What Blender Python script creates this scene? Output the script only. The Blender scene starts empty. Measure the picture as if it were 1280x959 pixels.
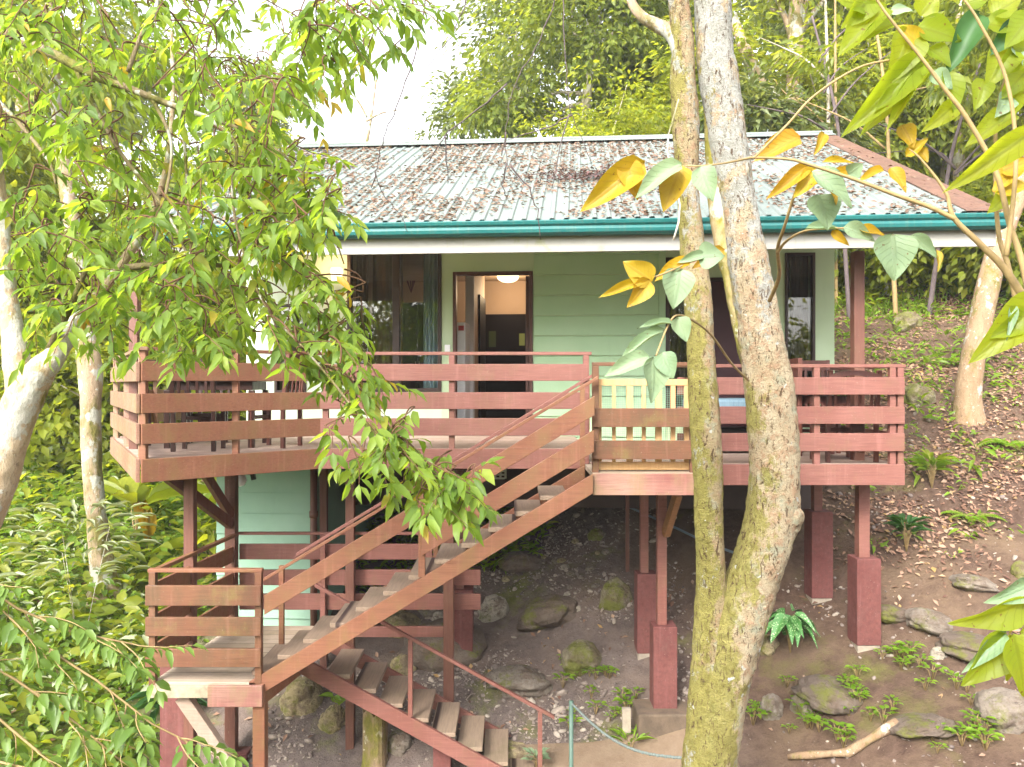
import bpy, math, random
import numpy as np
from mathutils import Vector, Matrix, noise

# ------------------------------------------------------------------ camera, sky, sun, exposure
scene = bpy.context.scene
C = scene.collection
R = math.radians
cam_d = bpy.data.cameras.new("camera"); cam = bpy.data.objects.new("camera", cam_d); C.objects.link(cam)
cam.location = (0, 0, 0); cam.rotation_euler = (R(90), 0, 0)
cam_d.sensor_width = 36; cam_d.lens = 28.125; cam_d.clip_start = 0.05; cam_d.clip_end = 900
scene.camera = cam

SUN_EL, SUN_AZ = 38, 205           # degrees; azimuth measured clockwise from +Y (sun behind the camera, to its left)
w = bpy.data.worlds.new("World"); scene.world = w; w.use_nodes = True
nt = w.node_tree; bg = nt.nodes["Background"]
sky = nt.nodes.new("ShaderNodeTexSky"); sky.sky_type = 'NISHITA'; sky.sun_disc = False
sky.sun_elevation = R(SUN_EL); sky.sun_rotation = R(SUN_AZ); sky.air_density = 1.0; sky.dust_density = 4.0; sky.ozone_density = 1.0
hs = nt.nodes.new("ShaderNodeHueSaturation"); hs.inputs['Saturation'].default_value = 0.22; hs.inputs['Value'].default_value = 1.5
nt.links.new(sky.outputs[0], hs.inputs['Color']); nt.links.new(hs.outputs[0], bg.inputs['Color'])
bg.inputs['Strength'].default_value = 0.15
sd = bpy.data.lights.new("sun", 'SUN'); sd.energy = 1.5; sd.angle = R(14); sd.color = (1.0, 0.95, 0.86)
sun = bpy.data.objects.new("sun", sd); C.objects.link(sun)
az = R(SUN_AZ); el = R(SUN_EL)
sdir = Vector((math.sin(az) * math.cos(el), math.cos(az) * math.cos(el), math.sin(el)))
sun.rotation_euler = (-sdir).to_track_quat('-Z', 'Y').to_euler()
sun.location = sdir * 60
vs = scene.view_settings
scene.display_settings.display_device = 'sRGB'
vs.view_transform = 'Standard'; vs.look = 'None'; vs.gamma = 1.0; vs.use_curve_mapping = False
vs.exposure = 1.78
cy = scene.cycles
cy.max_bounces = 8; cy.diffuse_bounces = 4; cy.glossy_bounces = 3; cy.transmission_bounces = 6; cy.transparent_max_bounces = 12
cy.caustics_reflective = False; cy.caustics_refractive = False
cy.use_denoising = True
cy.sample_clamp_indirect = 6.0

rng = np.random.default_rng(11)
random.seed(5)

# ------------------------------------------------------------------ helpers
WM = {}
def setp(o, label=None, cat=None, group=None, kind=None):
    if label: o['label'] = label
    if cat: o['category'] = cat
    if group: o['group'] = group
    if kind: o['kind'] = kind
    return o

def thing(name, label, cat, loc=(0, 0, 0), rotz=0.0, group=None):
    o = bpy.data.objects.new(name, None); C.objects.link(o)
    o.empty_display_size = 0.1
    o.location = loc; o.rotation_euler = (0, 0, rotz)
    WM[o] = Matrix.Translation(Vector(loc)) @ Matrix.Rotation(rotz, 4, 'Z')
    return setp(o, label, cat, group)

def mesh_np(name, V, groups, uv=None, smooth=False):
    V = np.asarray(V, dtype=np.float32).reshape(-1, 3)
    me = bpy.data.meshes.new(name)
    me.vertices.add(len(V)); me.vertices.foreach_set("co", V.ravel())
    idx = np.concatenate([np.asarray(g, dtype=np.int32).ravel() for g in groups if len(g)])
    tot = np.concatenate([np.full(len(g), np.asarray(g).shape[1], dtype=np.int32) for g in groups if len(g)])
    st = np.concatenate([[0], np.cumsum(tot)[:-1]]).astype(np.int32)
    me.loops.add(len(idx)); me.loops.foreach_set("vertex_index", idx)
    me.polygons.add(len(tot)); me.polygons.foreach_set("loop_start", st); me.polygons.foreach_set("loop_total", tot)
    if smooth: me.polygons.foreach_set("use_smooth", np.ones(len(tot), dtype=bool))
    if uv is not None:
        u = me.attributes.new("leafuv", 'FLOAT2', 'POINT')
        u.data.foreach_set("vector", np.asarray(uv, dtype=np.float32).ravel())
    me.update(calc_edges=True)
    return me

def link(name, me, mat, parent=None):
    o = bpy.data.objects.new(name, me); C.objects.link(o)
    if mat and not me.materials: me.materials.append(mat)
    if parent is not None:
        o.parent = parent
        WM[o] = WM[parent].copy()
    else:
        WM[o] = Matrix.Identity(4)
    return o

class MB:
    """collects boxes, beams, tubes ... in world coordinates (or in self.M's frame)"""
    def __init__(s, M=None): s.v = []; s.f = []; s.M = M
    def add(s, vs_, fs_):
        b = len(s.v)
        if s.M is not None: vs_ = [s.M @ Vector(p) for p in vs_]
        s.v += [tuple(p) for p in vs_]; s.f += [tuple(i + b for i in f) for f in fs_]
    def box(s, x0, x1, y0, y1, z0, z1):
        s.add([(x0,y0,z0),(x1,y0,z0),(x1,y1,z0),(x0,y1,z0),(x0,y0,z1),(x1,y0,z1),(x1,y1,z1),(x0,y1,z1)],
              [(0,3,2,1),(4,5,6,7),(0,1,5,4),(1,2,6,5),(2,3,7,6),(3,0,4,7)])
    def beam(s, p0, p1, wd, ht, up=(0, 0, 1)):
        p0 = Vector(p0); p1 = Vector(p1); d = (p1 - p0).normalized(); up = Vector(up)
        sd_ = d.cross(up); sd_ = sd_.normalized() if sd_.length > 1e-6 else Vector((1, 0, 0)); u = sd_.cross(d).normalized()
        c = [(-1,-1),(1,-1),(1,1),(-1,1)]
        vs_ = [p + sd_ * (a * wd / 2) + u * (b * ht / 2) for p in (p0, p1) for a, b in c]
        s.add(vs_, [(0,1,2,3),(7,6,5,4),(0,4,5,1),(1,5,6,2),(2,6,7,3),(3,7,4,0)])
    def prism_y(s, pts, y0, y1):
        n = len(pts)
        s.add([(x, y0, z) for x, z in pts] + [(x, y1, z) for x, z in pts],
              [tuple(range(n)), tuple(range(2 * n - 1, n - 1, -1))] + [((i + 1) % n, i, i + n, (i + 1) % n + n) for i in range(n)])
    def prism_z(s, pts, z0, z1):
        n = len(pts)
        s.add([(x, y, z0) for x, y in pts] + [(x, y, z1) for x, y in pts],
              [tuple(range(n - 1, -1, -1)), tuple(range(n, 2 * n))] + [(i, (i + 1) % n, (i + 1) % n + n, i + n) for i in range(n)])
    def wallbar(s, a, b, z0, z1, th, side=1):
        """vertical board between plan points a and b, thickness th to one side"""
        a = Vector((a[0], a[1])); b = Vector((b[0], b[1])); d = (b - a).normalized(); n = Vector((-d.y, d.x)) * th * side
        q = [a, b, b + n, a + n]
        if side < 0: q = q[::-1]
        s.prism_z([(p.x, p.y) for p in q], z0, z1)
    def tube(s, pts, rad, n=8, cap=True):
        pts = [Vector(p) for p in pts]
        if not hasattr(rad, '__len__'): rad = [rad] * len(pts)
        vs_ = []; t0 = (pts[1] - pts[0]).normalized()
        ref = Vector((0, 0, 1)) if abs(t0.z) < .9 else Vector((1, 0, 0))
        a = t0.cross(ref).normalized()
        for i, p in enumerate(pts):
            t = (pts[min(i + 1, len(pts) - 1)] - pts[max(i - 1, 0)]).normalized()
            a = (a - t * a.dot(t)).normalized(); b = t.cross(a)
            for k in range(n):
                th = 2 * math.pi * k / n
                vs_.append(p + (a * math.cos(th) + b * math.sin(th)) * rad[i])
        fs_ = [(i * n + k, i * n + (k + 1) % n, (i + 1) * n + (k + 1) % n, (i + 1) * n + k) for i in range(len(pts) - 1) for k in range(n)]
        if cap: fs_ += [tuple(range(n - 1, -1, -1)), tuple((len(pts) - 1) * n + k for k in range(n))]
        s.add(vs_, fs_)
    def lathe(s, c, prof, n=20):
        """prof: list of (r, z) from bottom to top around the vertical through c"""
        vs_ = [(c[0] + r * math.cos(2 * math.pi * k / n), c[1] + r * math.sin(2 * math.pi * k / n), c[2] + z) for r, z in prof for k in range(n)]
        fs_ = [(i * n + k, i * n + (k + 1) % n, (i + 1) * n + (k + 1) % n, (i + 1) * n + k) for i in range(len(prof) - 1) for k in range(n)]
        fs_ += [tuple(range(n - 1, -1, -1)), tuple((len(prof) - 1) * n + k for k in range(n))]
        s.add(vs_, fs_)
    def build(s, name, mat, parent=None, bevel=0.0, smooth=False, label=None):
        vs_ = s.v
        if parent is not None:
            inv = WM[parent].inverted(); vs_ = [tuple(inv @ Vector(p)) for p in vs_]
        me = bpy.data.meshes.new(name); me.from_pydata(vs_, [], s.f); me.update()
        if smooth: me.polygons.foreach_set("use_smooth", [True] * len(me.polygons))
        o = link(name, me, mat, parent)
        if bevel:
            m = o.modifiers.new("bevel", 'BEVEL'); m.width = bevel; m.segments = 2; m.limit_method = 'ANGLE'; m.angle_limit = R(40)
        if label: o['label'] = label
        return o

def dup(root, loc, rotz=0.0, sc=1.0, label=None, group=None):
    r = root.copy(); C.objects.link(r); r.location = loc; r.rotation_euler = (0, 0, rotz)
    r.scale = sc if hasattr(sc, '__len__') else (sc, sc, sc)
    if label: r['label'] = label
    if group: r['group'] = group
    for ch in list(root.children):
        c = ch.copy(); C.objects.link(c); c.parent = r
        for g in list(ch.children):
            d = g.copy(); C.objects.link(d); d.parent = c
    return r

def Wp(px, py, Y):
    return Vector(((px - 640) / 1000 * Y, Y, (479.5 - py) / 1000 * Y))

# ------------------------------------------------------------------ terrain height
_ang = rng.uniform(0, 2 * math.pi, 14); _frq = np.concatenate([rng.uniform(.5, 1.3, 6), rng.uniform(1.8, 4.5, 8)])
_amp = np.concatenate([np.full(6, .05), np.full(8, .018)]); _ph = rng.uniform(0, 6.28, 14)
BX = ([-200,-20,-8,-5,-3.2,-1.5,.3,1.55,3.67,7,10,20,200], [-2.8,-3.7,-4.2,-4.4,-4.45,-4.38,-4.06,-3.5,-2.78,-2.15,-1.65,-.6,1.0])
GY = ([-200,-10,0,7,22,30,45,200], [-8.5,-5.2,-3.2,-.63,6.12,7.9,9.5,10.5])
def H(X, Y):
    X = np.asarray(X, dtype=float); Y = np.asarray(Y, dtype=float)
    bx = (np.interp(X - .5, *BX) + np.interp(X, *BX) + np.interp(X + .5, *BX)) / 3
    gy = (np.interp(Y - .4, *GY) + np.interp(Y, *GY) + np.interp(Y + .4, *GY)) / 3
    z = bx + gy
    for a, f, m, p in zip(_ang, _frq, _amp, _ph):
        z = z + m * np.sin(f * (X * math.cos(a) + Y * math.sin(a)) + p)
    z = z + .05 * np.clip(np.sin(2.1 * X + 1.3 * np.sin(1.7 * Y)) * np.sin(2.6 * Y + X), 0, 1)
    inx = np.clip((X + 3.9) / .4, 0, 1) * np.clip((5.0 - X) / .4, 0, 1); iny = np.clip((Y - 12.4) / .5, 0, 1) * np.clip((17.0 - Y) / .5, 0, 1)
    k = inx * iny
    z = np.where(z > -1.05, z * (1 - k) + np.minimum(z, -1.05) * k, z)
    return z
def Hz(x, y): return float(H(x, y))
def hit(px, py, y0=4.5):
    Ys = np.arange(y0, 70, .03); a = (px - 640) / 1000; b = (479.5 - py) / 1000
    m = b * Ys <= H(a * Ys, Ys)
    Y = Ys[np.argmax(m)] if m.any() else 40.0
    return Vector((a * Y, Y, Hz(a * Y, Y)))

# ------------------------------------------------------------------ materials
def new_mat(name):
    m = bpy.data.materials.new(name); m.use_nodes = True; t = m.node_tree
    for n in list(t.nodes): t.nodes.remove(n)
    out = t.nodes.new("ShaderNodeOutputMaterial")
    return m, t, out
def nd(t, typ, **kw):
    n = t.nodes.new(typ)
    for k, v in kw.items():
        if k in n.inputs.keys(): n.inputs[k].default_value = v
        else: setattr(n, k, v)
    return n
def ramp(t, fac, stops, interp='LINEAR'):
    r = t.nodes.new("ShaderNodeValToRGB"); r.color_ramp.interpolation = interp
    el_ = r.color_ramp.elements
    while len(el_) < len(stops): el_.new(.5)
    for e, (p, c) in zip(el_, stops):
        e.position = p; e.color = (c if hasattr(c, '__len__') else (c, c, c)) + (() if hasattr(c, '__len__') and len(c) == 4 else (1,))
    t.links.new(fac, r.inputs[0]); return r.outputs[0]
def mapped(t, scale=(1, 1, 1), coord='Object', loc=(0, 0, 0)):
    tc = t.nodes.new("ShaderNodeTexCoord"); mp = nd(t, "ShaderNodeMapping"); mp.inputs['Scale'].default_value = scale; mp.inputs['Location'].default_value = loc
    t.links.new(tc.outputs[coord], mp.inputs[0]); return mp.outputs[0]
def noi(t, vec, scale, detail=4, rough=.55, dist=0.0):
    n = nd(t, "ShaderNodeTexNoise", Scale=scale, Detail=detail, Roughness=rough, Distortion=dist); t.links.new(vec, n.inputs['Vector']); return n.outputs['Fac']
def mix(t, fac, a, b):
    m = t.nodes.new("ShaderNodeMix"); m.data_type = 'RGBA'
    for sock, v in ((0, fac), (6, a), (7, b)):
        if hasattr(v, 'is_output'): t.links.new(v, m.inputs[sock])
        elif sock == 0: m.inputs[0].default_value = v
        else: m.inputs[sock].default_value = tuple(v) + (1,)
    return m.outputs[2]
def bump(t, h, strength=.3, dist=.01):
    b = nd(t, "ShaderNodeBump", Strength=strength, Distance=dist); t.links.new(h, b.inputs['Height']); return b.outputs[0]
def finish(t, out, col, rough=.6, nrm=None, spec=.4, metal=0.0, **kw):
    p = nd(t, "ShaderNodeBsdfPrincipled")
    if hasattr(col, 'is_output'): t.links.new(col, p.inputs['Base Color'])
    else: p.inputs['Base Color'].default_value = tuple(col) + (1,)
    if hasattr(rough, 'is_output'): t.links.new(rough, p.inputs['Roughness'])
    else: p.inputs['Roughness'].default_value = rough
    p.inputs['Specular IOR Level'].default_value = spec; p.inputs['Metallic'].default_value = metal
    if nrm is not None: t.links.new(nrm, p.inputs['Normal'])
    t.links.new(p.outputs[0], out.inputs[0]); return p

def painted_wood(name, c1, c2, grime, gscale=(1.2, 9, 14), wear=.5, moss=.0, grain=(1.5, 18, 26), rough=.55):
    m, t, out = new_mat(name)
    v = mapped(t, grain); g = noi(t, v, 3.0, 5, .6)
    big = noi(t, mapped(t, (1, 1, 1)), 1.7, 3)
    mid = noi(t, mapped(t, (2.2, 2.2, 1.1), loc=(3, 1, 7)), 2.6, 5, .65)
    col = mix(t, ramp(t, big, [(.35, 0), (.65, 1)]), c1, c2)
    col = mix(t, ramp(t, g, [(.35, .0), (.7, .5)]), col, tuple(x * .55 for x in c1))
    sc_ = noi(t, mapped(t, (grain[0] * .6, grain[1] * .35, grain[2] * .35), loc=(6, 3, 8)), 2.4, 7, .75)
    col = mix(t, ramp(t, sc_, [(.60, 0), (.74, .6)]), col, tuple(x * .42 for x in c1))
    col = mix(t, ramp(t, sc_, [(.26, .55), (.38, 0)]), col, tuple(min(1, x * 1.35 + .06) for x in c1))
    col = mix(t, ramp(t, mid, [(.62 - .2 * wear, 0), (.86 - .2 * wear, .75)]), col, grime)
    drip = noi(t, mapped(t, (9, 9, .55), loc=(1, 5, 2)), 2.2, 4, .6)
    col = mix(t, ramp(t, drip, [(.56, 0), (.76, .35)]), col, tuple(min(1, x * 1.5 + .05) for x in c1))
    if moss:
        ms = noi(t, mapped(t, (1.6, 1.6, 1.2), loc=(9, 4, 2)), 2.1, 6, .7)
        col = mix(t, ramp(t, ms, [(.64 - moss * .25, 0), (.80 - moss * .25, .6)]), col, (.15, .125, .035))
    spk = noi(t, mapped(t, (1, 1, 1), loc=(2, 2, 2)), 70, 2)
    col = mix(t, ramp(t, spk, [(.68, 0), (.75, .35)]), col, (.34, .28, .22))
    finish(t, out, col, ramp(t, sc_, [(.3, rough - .12), (.7, rough + .2)]), bump(t, g, .4, .004)); return m

RAIL_PINK = painted_wood("paint_rail_pink", (.18, .066, .05), (.225, .094, .074), (.165, .088, .05), wear=.6)
RAIL_BROWN = painted_wood("paint_rail_weathered", (.145, .056, .03), (.18, .08, .038), (.09, .055, .025), wear=1.0, moss=.36)
RAIL_STAIR = painted_wood("paint_rail_stair", (.19, .07, .038), (.235, .102, .055), (.175, .1, .04), wear=.85, moss=.12)
POST_PAINT = painted_wood("paint_post", (.12, .046, .03), (.155, .064, .043), (.13, .068, .036), grain=(18, 18, 1.5), wear=.3)
PIER_PAINT = painted_wood("paint_pier", (.125, .038, .033), (.16, .055, .047), (.13, .07, .058), grain=(7, 7, 7), wear=.3, rough=.75)
FASCIA_OLD = painted_wood("paint_fascia_worn", (.24, .09, .075), (.34, .2, .15), (.22, .17, .08), wear=.9, moss=.35)
def concrete(name, c1, c2, sc=6):
    m, t, out = new_mat(name); v = mapped(t); a = noi(t, v, sc, 8, .65); b = noi(t, v, sc * 8, 4)
    col = mix(t, ramp(t, a, [(.35, 0), (.65, 1)]), c1, c2)
    finish(t, out, col, .9, bump(t, b, .4, .01)); return m
CONCRETE = concrete("bare_concrete", (.38, .32, .24), (.24, .2, .16))
def deck_boards(name, c1, c2, axis='y', pitch=.14, dark=(.05, .03, .025)):
    m, t, out = new_mat(name)
    tc = t.nodes.new("ShaderNodeTexCoord"); sp = t.nodes.new("ShaderNodeSeparateXYZ"); t.links.new(tc.outputs['Object'], sp.inputs[0])
    ax = sp.outputs[1 if axis == 'y' else 0]
    dv = nd(t, "ShaderNodeMath", operation='DIVIDE'); t.links.new(ax, dv.inputs[0]); dv.inputs[1].default_value = pitch
    fr = nd(t, "ShaderNodeMath", operation='FRACT'); t.links.new(dv.outputs[0], fr.inputs[0])
    fl = nd(t, "ShaderNodeMath", operation='FLOOR'); t.links.new(dv.outputs[0], fl.inputs[0])
    wn = nd(t, "ShaderNodeTexWhiteNoise", noise_dimensions='1D'); t.links.new(fl.outputs[0], wn.inputs['W'])
    g = noi(t, mapped(t, (1.5, 20, 20) if axis == 'y' else (20, 1.5, 20)), 3, 5, .6)
    col = mix(t, wn.outputs['Value'], c1, c2)
    col = mix(t, ramp(t, g, [(.4, 0), (.75, .5)]), col, tuple(x * .5 for x in c1))
    big = noi(t, mapped(t), 2.2, 6, .7); col = mix(t, ramp(t, big, [(.52, 0), (.72, .5)]), col, (.16, .13, .07))
    gap = ramp(t, fr.outputs[0], [(0, 1), (.04, 1), (.07, 0), (.96, 0)])
    col = mix(t, gap, col, dark)
    finish(t, out, col, .75, bump(t, g, .2, .004)); return m
DECK_FLOOR = deck_boards("deck_floor_boards", (.42, .29, .23), (.5, .36, .3))
TREAD_WOOD = deck_boards("tread_boards", (.34, .25, .18), (.42, .31, .23), 'y', .9)
TREAD_WORN = deck_boards("tread_boards_worn", (.22, .155, .11), (.28, .205, .145), 'x', .8)
LANDING_FLOOR = deck_boards("landing_floor_boards", (.36, .28, .2), (.46, .36, .28))

def plaster(name, c, c2=None, sc=1.5):
    m, t, out = new_mat(name); v = mapped(t); a = noi(t, v, sc, 5, .6); b = noi(t, v, 90, 3)
    s = noi(t, mapped(t, (4, 4, .4), loc=(4, 0, 1)), 2, 4)
    col = mix(t, ramp(t, a, [(.35, 0), (.7, 1)]), c, c2 or tuple(x * .88 for x in c))
    col = mix(t, ramp(t, s, [(.6, 0), (.8, .22)]), col, tuple(x * .6 for x in c))
    finish(t, out, col, .7, bump(t, b, .12, .003)); return m
MINT = plaster("mint_plaster", (.42, .54, .34), (.47, .59, .4))
MINT_PALE = plaster("pale_mint_plaster", (.47, .55, .42), (.53, .6, .48))
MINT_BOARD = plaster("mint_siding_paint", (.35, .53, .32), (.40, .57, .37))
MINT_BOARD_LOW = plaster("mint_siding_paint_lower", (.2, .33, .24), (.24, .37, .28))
def white_streaked():
    m, t, out = new_mat("off_white_fascia_paint"); a = noi(t, mapped(t, (.8, .8, 2)), 1.6, 6, .7); b = noi(t, mapped(t, (14, 14, .5)), 2, 4)
    col = mix(t, ramp(t, a, [(.4, 0), (.75, .6)]), (.31, .30, .275), (.24, .23, .175))
    col = mix(t, ramp(t, b, [(.62, 0), (.8, .35)]), col, (.2, .21, .06))
    ms = noi(t, mapped(t, (.9, .9, .9), loc=(1, 2, 9)), 1.5, 6, .7)
    col = mix(t, ramp(t, ms, [(.62, 0), (.70, .75)]), col, (.2, .22, .07))
    finish(t, out, col, .55); return m
WHITE_FASCIA = white_streaked()
SOFFIT = plaster("soffit_paint", (.6, .58, .5))
CREAM = plaster("cream_interior", (.42, .31, .23))
WHITE_INT = plaster("white_interior", (.7, .68, .68))
DARK_INT = None
def simple(name, c, rough=.5, spec=.4, metal=0, nscale=0, namp=.25):
    m, t, out = new_mat(name)
    if nscale:
        a = noi(t, mapped(t), nscale, 5, .6); col = mix(t, ramp(t, a, [(.3, 0), (.75, 1)]), c, tuple(x * (1 - namp) for x in c))
    else: col = c
    finish(t, out, col, rough, None, spec, metal); return m
TEAL = None
def teal():
    m, t, out = new_mat("teal_gutter_paint"); a = noi(t, mapped(t, (1, 1, 3)), 2.5, 6, .7); s = noi(t, mapped(t, (16, 16, .8)), 2, 4)
    col = mix(t, ramp(t, a, [(.35, 0), (.75, 1)]), (.008, .10, .098), (.014, .14, .13))
    col = mix(t, ramp(t, s, [(.5, 0), (.7, .65)]), col, (.06, .13, .11))
    finish(t, out, col, .4, None, .5); return m
TEAL = teal()
def roof_mat():
    m, t, out = new_mat("weathered_pale_roof_sheet"); v = mapped(t); a = noi(t, v, 1.2, 6, .7); b = noi(t, mapped(t, (10, 1, 1)), 3, 5, .65); d = noi(t, v, 26, 4, .7)
    col = mix(t, ramp(t, a, [(.35, 0), (.7, 1)]), (.145, .18, .165), (.185, .205, .19))
    col = mix(t, ramp(t, b, [(.5, 0), (.75, .55)]), col, (.11, .165, .155))
    col = mix(t, ramp(t, d, [(.55, 0), (.72, .6)]), col, (.2, .13, .105))
    finish(t, out, col, ramp(t, d, [(.3, .5), (.7, .75)]), bump(t, d, .1, .003), .5, .0); return m
ROOF = roof_mat()
RUST_CAP = painted_wood("rusty_pink_capping", (.13, .065, .045), (.17, .09, .062), (.09, .055, .04), wear=.7, grain=(8, 8, 8))
DARK_WOOD = painted_wood("dark_furniture_wood", (.035, .014, .012), (.055, .022, .016), (.03, .015, .01), grain=(14, 14, 3), wear=.2, rough=.35)
RED_WOOD = painted_wood("reddish_furniture_wood", (.12, .04, .03), (.16, .055, .035), (.1, .045, .03), grain=(14, 14, 3), wear=.2, rough=.4)
DARK_INT = simple("dark_interior_panel", (.008, .006, .007), .6, .08)
FRAME_BROWN = simple("dark_brown_window_frame", (.035, .018, .012), .45, .4, 0, 6)
DOOR_FRAME = simple("brown_door_frame", (.09, .035, .024), .5, .4, 0, 8)
MAROON = simple("maroon_door_paint", (.04, .008, .012), .5, .3, 0, 3)
def pale_wood():
    m, t, out = new_mat("pale_new_wood"); g = noi(t, mapped(t, (22, 22, 2)), 2.5, 6, .65); k = noi(t, mapped(t), 9, 3)
    col = mix(t, ramp(t, g, [(.3, 0), (.7, 1)]), (.5, .285, .115), (.58, .37, .18))
    col = mix(t, ramp(t, k, [(.68, 0), (.75, .7)]), col, (.3, .15, .06))
    finish(t, out, col, .65, bump(t, g, .15, .003)); return m
PALE_WOOD = pale_wood()
def glass_mat(name, tint=(1, 1, 1), base=.06):
    m, t, out = new_mat(name)
    tr = nd(t, "ShaderNodeBsdfTransparent"); tr.inputs[0].default_value = tint + (1,)
    gl = nd(t, "ShaderNodeBsdfGlossy"); gl.inputs['Roughness'].default_value = .012
    fr = nd(t, "ShaderNodeFresnel", IOR=1.55)
    ad = nd(t, "ShaderNodeMath", operation='ADD'); t.links.new(fr.outputs[0], ad.inputs[0]); ad.inputs[1].default_value = base
    mx = nd(t, "ShaderNodeMixShader"); t.links.new(ad.outputs[0], mx.inputs[0]); t.links.new(tr.outputs[0], mx.inputs[1]); t.links.new(gl.outputs[0], mx.inputs[2])
    t.links.new(mx.outputs[0], out.inputs[0]); return m
GLASS = glass_mat("window_glass", (.94, .94, .92), 0.0)
def cloth(name, c, c2):
    m, t, out = new_mat(name); a = noi(t, mapped(t, (30, 30, 2)), 2, 3); b = noi(t, mapped(t), 300, 2)
    col = mix(t, ramp(t, a, [(.3, 0), (.7, 1)]), c, c2)
    finish(t, out, col, .9, bump(t, b, .2, .002), .1); return m
BLUE_CLOTH = cloth("blue_curtain_cloth", (.3, .43, .53), (.4, .53, .62))
DRAPE = cloth("brown_drape_cloth", (.13, .085, .06), (.09, .06, .045))
GREY_DRAPE = cloth("grey_drape_cloth", (.10, .09, .07), (.06, .055, .045))
CUSHION = cloth("blue_grey_cushion_cloth", (.13, .2, .25), (.17, .25, .3))
WHITE_ENAMEL = simple("white_enamel", (.75, .77, .8), .3, .5)
RED_PLASTIC = simple("red_plastic", (.35, .03, .03), .4)
BLACK = simple("black_plastic", (.012, .012, .014), .4)
def emit(name, c, s):
    m, t, out = new_mat(name); e = nd(t, "ShaderNodeEmission", Strength=s); e.inputs[0].default_value = c + (1,); t.links.new(e.outputs[0], out.inputs[0]); return m
LAMP_GLOW = emit("lit_lamp_glass", (1.0, .72, .4), 1.6)
GREEN_PAINT = simple("sage_green_metal_paint", (.075, .13, .10), .5, .4, 0, 12)
ROPE = simple("pale_blue_green_rope", (.17, .2, .185), .85, .2, 0, 60, .5)
PIPE = simple("grey_blue_pipe_plastic", (.2, .24, .28), .5, .4, 0, 5)

def leaf_mat(name, stops, trans=.38, tcol=1.7, rough=.42, veins=0.0, dry=False, spec=.35):
    m, t, out = new_mat(name)
    g = t.nodes.new("ShaderNodeNewGeometry")
    col = ramp(t, g.outputs['Random Per Island'], stops)
    n = noi(t, mapped(t), 14, 3); col = mix(t, ramp(t, n, [(.3, 0), (.75, .35)]), col, tuple(x * .75 for x in stops[0][1]))
    nrm = None
    if veins:
        at = t.nodes.new("ShaderNodeAttribute"); at.attribute_name = "leafuv"
        sp = t.nodes.new("ShaderNodeSeparateXYZ"); t.links.new(at.outputs['Vector'], sp.inputs[0])
        ab = nd(t, "ShaderNodeMath", operation='ABSOLUTE'); t.links.new(sp.outputs[1], ab.inputs[0])
        ma = nd(t, "ShaderNodeMath", operation='MULTIPLY_ADD'); t.links.new(ab.outputs[0], ma.inputs[0]); ma.inputs[1].default_value = -.55; t.links.new(sp.outputs[0], ma.inputs[2])
        mu = nd(t, "ShaderNodeMath", operation='MULTIPLY'); t.links.new(ma.outputs[0], mu.inputs[0]); mu.inputs[1].default_value = 8.0
        fr = nd(t, "ShaderNodeMath", operation='FRACT'); t.links.new(mu.outputs[0], fr.inputs[0])
        sv = ramp(t, fr.outputs[0], [(0, 1), (.05, 1), (.13, 0), (.95, 0)])
        mv = ramp(t, ab.outputs[0], [(0, 1), (.03, 1), (.06, 0)])
        mxv = nd(t, "ShaderNodeMath", operation='MAXIMUM'); t.links.new(sv, mxv.inputs[0]); t.links.new(mv, mxv.inputs[1])
        vf = nd(t, "ShaderNodeMath", operation='MULTIPLY'); t.links.new(mxv.outputs[0], vf.inputs[0]); vf.inputs[1].default_value = veins
        col = mix(t, vf.outputs[0], col, tuple(min(1, x * .5) for x in stops[-1][1]))
        nrm = bump(t, mxv.outputs[0], .5, .004)
    if veins:
        sn = noi(t, mapped(t, loc=(2, 7, 3)), 42, 3, .5); ln = noi(t, mapped(t), 6, 4, .6)
        col = mix(t, ramp(t, ln, [(.35, 0), (.7, .45)]), col, tuple(min(1, a * .72 + b * .35) for a, b in zip(stops[0][1], (.2, .17, .02))))
        col = mix(t, ramp(t, sn, [(.68, 0), (.72, .8)]), col, (.12, .06, .02))
    p = nd(t, "ShaderNodeBsdfPrincipled", Roughness=rough); p.inputs['Specular IOR Level'].default_value = spec
    t.links.new(col, p.inputs['Base Color'])
    if nrm is not None: t.links.new(nrm, p.inputs['Normal'])
    tr = t.nodes.new("ShaderNodeBsdfTranslucent")
    tc = mix(t, 1.0, col, (0, 0, 0)); mm = t.nodes[-1]; mm.blend_type = 'MULTIPLY'; mm.inputs[7].default_value = (tcol * 1.15, tcol * 1.05, tcol * .38, 1)
    mm.clamp_result = False
    t.links.new(tc, tr.inputs[0])
    mx = nd(t, "ShaderNodeMixShader"); mx.inputs[0].default_value = trans
    t.links.new(p.outputs[0], mx.inputs[1]); t.links.new(tr.outputs[0], mx.inputs[2]); t.links.new(mx.outputs[0], out.inputs[0]); return m
LEAF_NEAR = leaf_mat("near_tree_leaves", [(0, (.085, .15, .026)), (.3, (.13, .205, .032)), (.65, (.18, .26, .04)), (.95, (.24, .31, .05)), (1, (.3, .2, .03))], .52, 2.3, .5)
LEAF_SAP = leaf_mat("sapling_leaves", [(0, (.09, .16, .03)), (.5, (.13, .21, .04)), (1, (.18, .27, .06))], .4, 2.0)
LEAF_BIG = leaf_mat("big_green_leaves", [(0, (.17, .24, .02)), (.5, (.22, .28, .022)), (1, (.25, .29, .025))], .62, 2.3, .4, .45)
LEAF_PALE = leaf_mat("pale_grey_green_leaves", [(0, (.17, .26, .15)), (1, (.25, .34, .21))], .22, 1.1, .5, .25)
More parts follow.
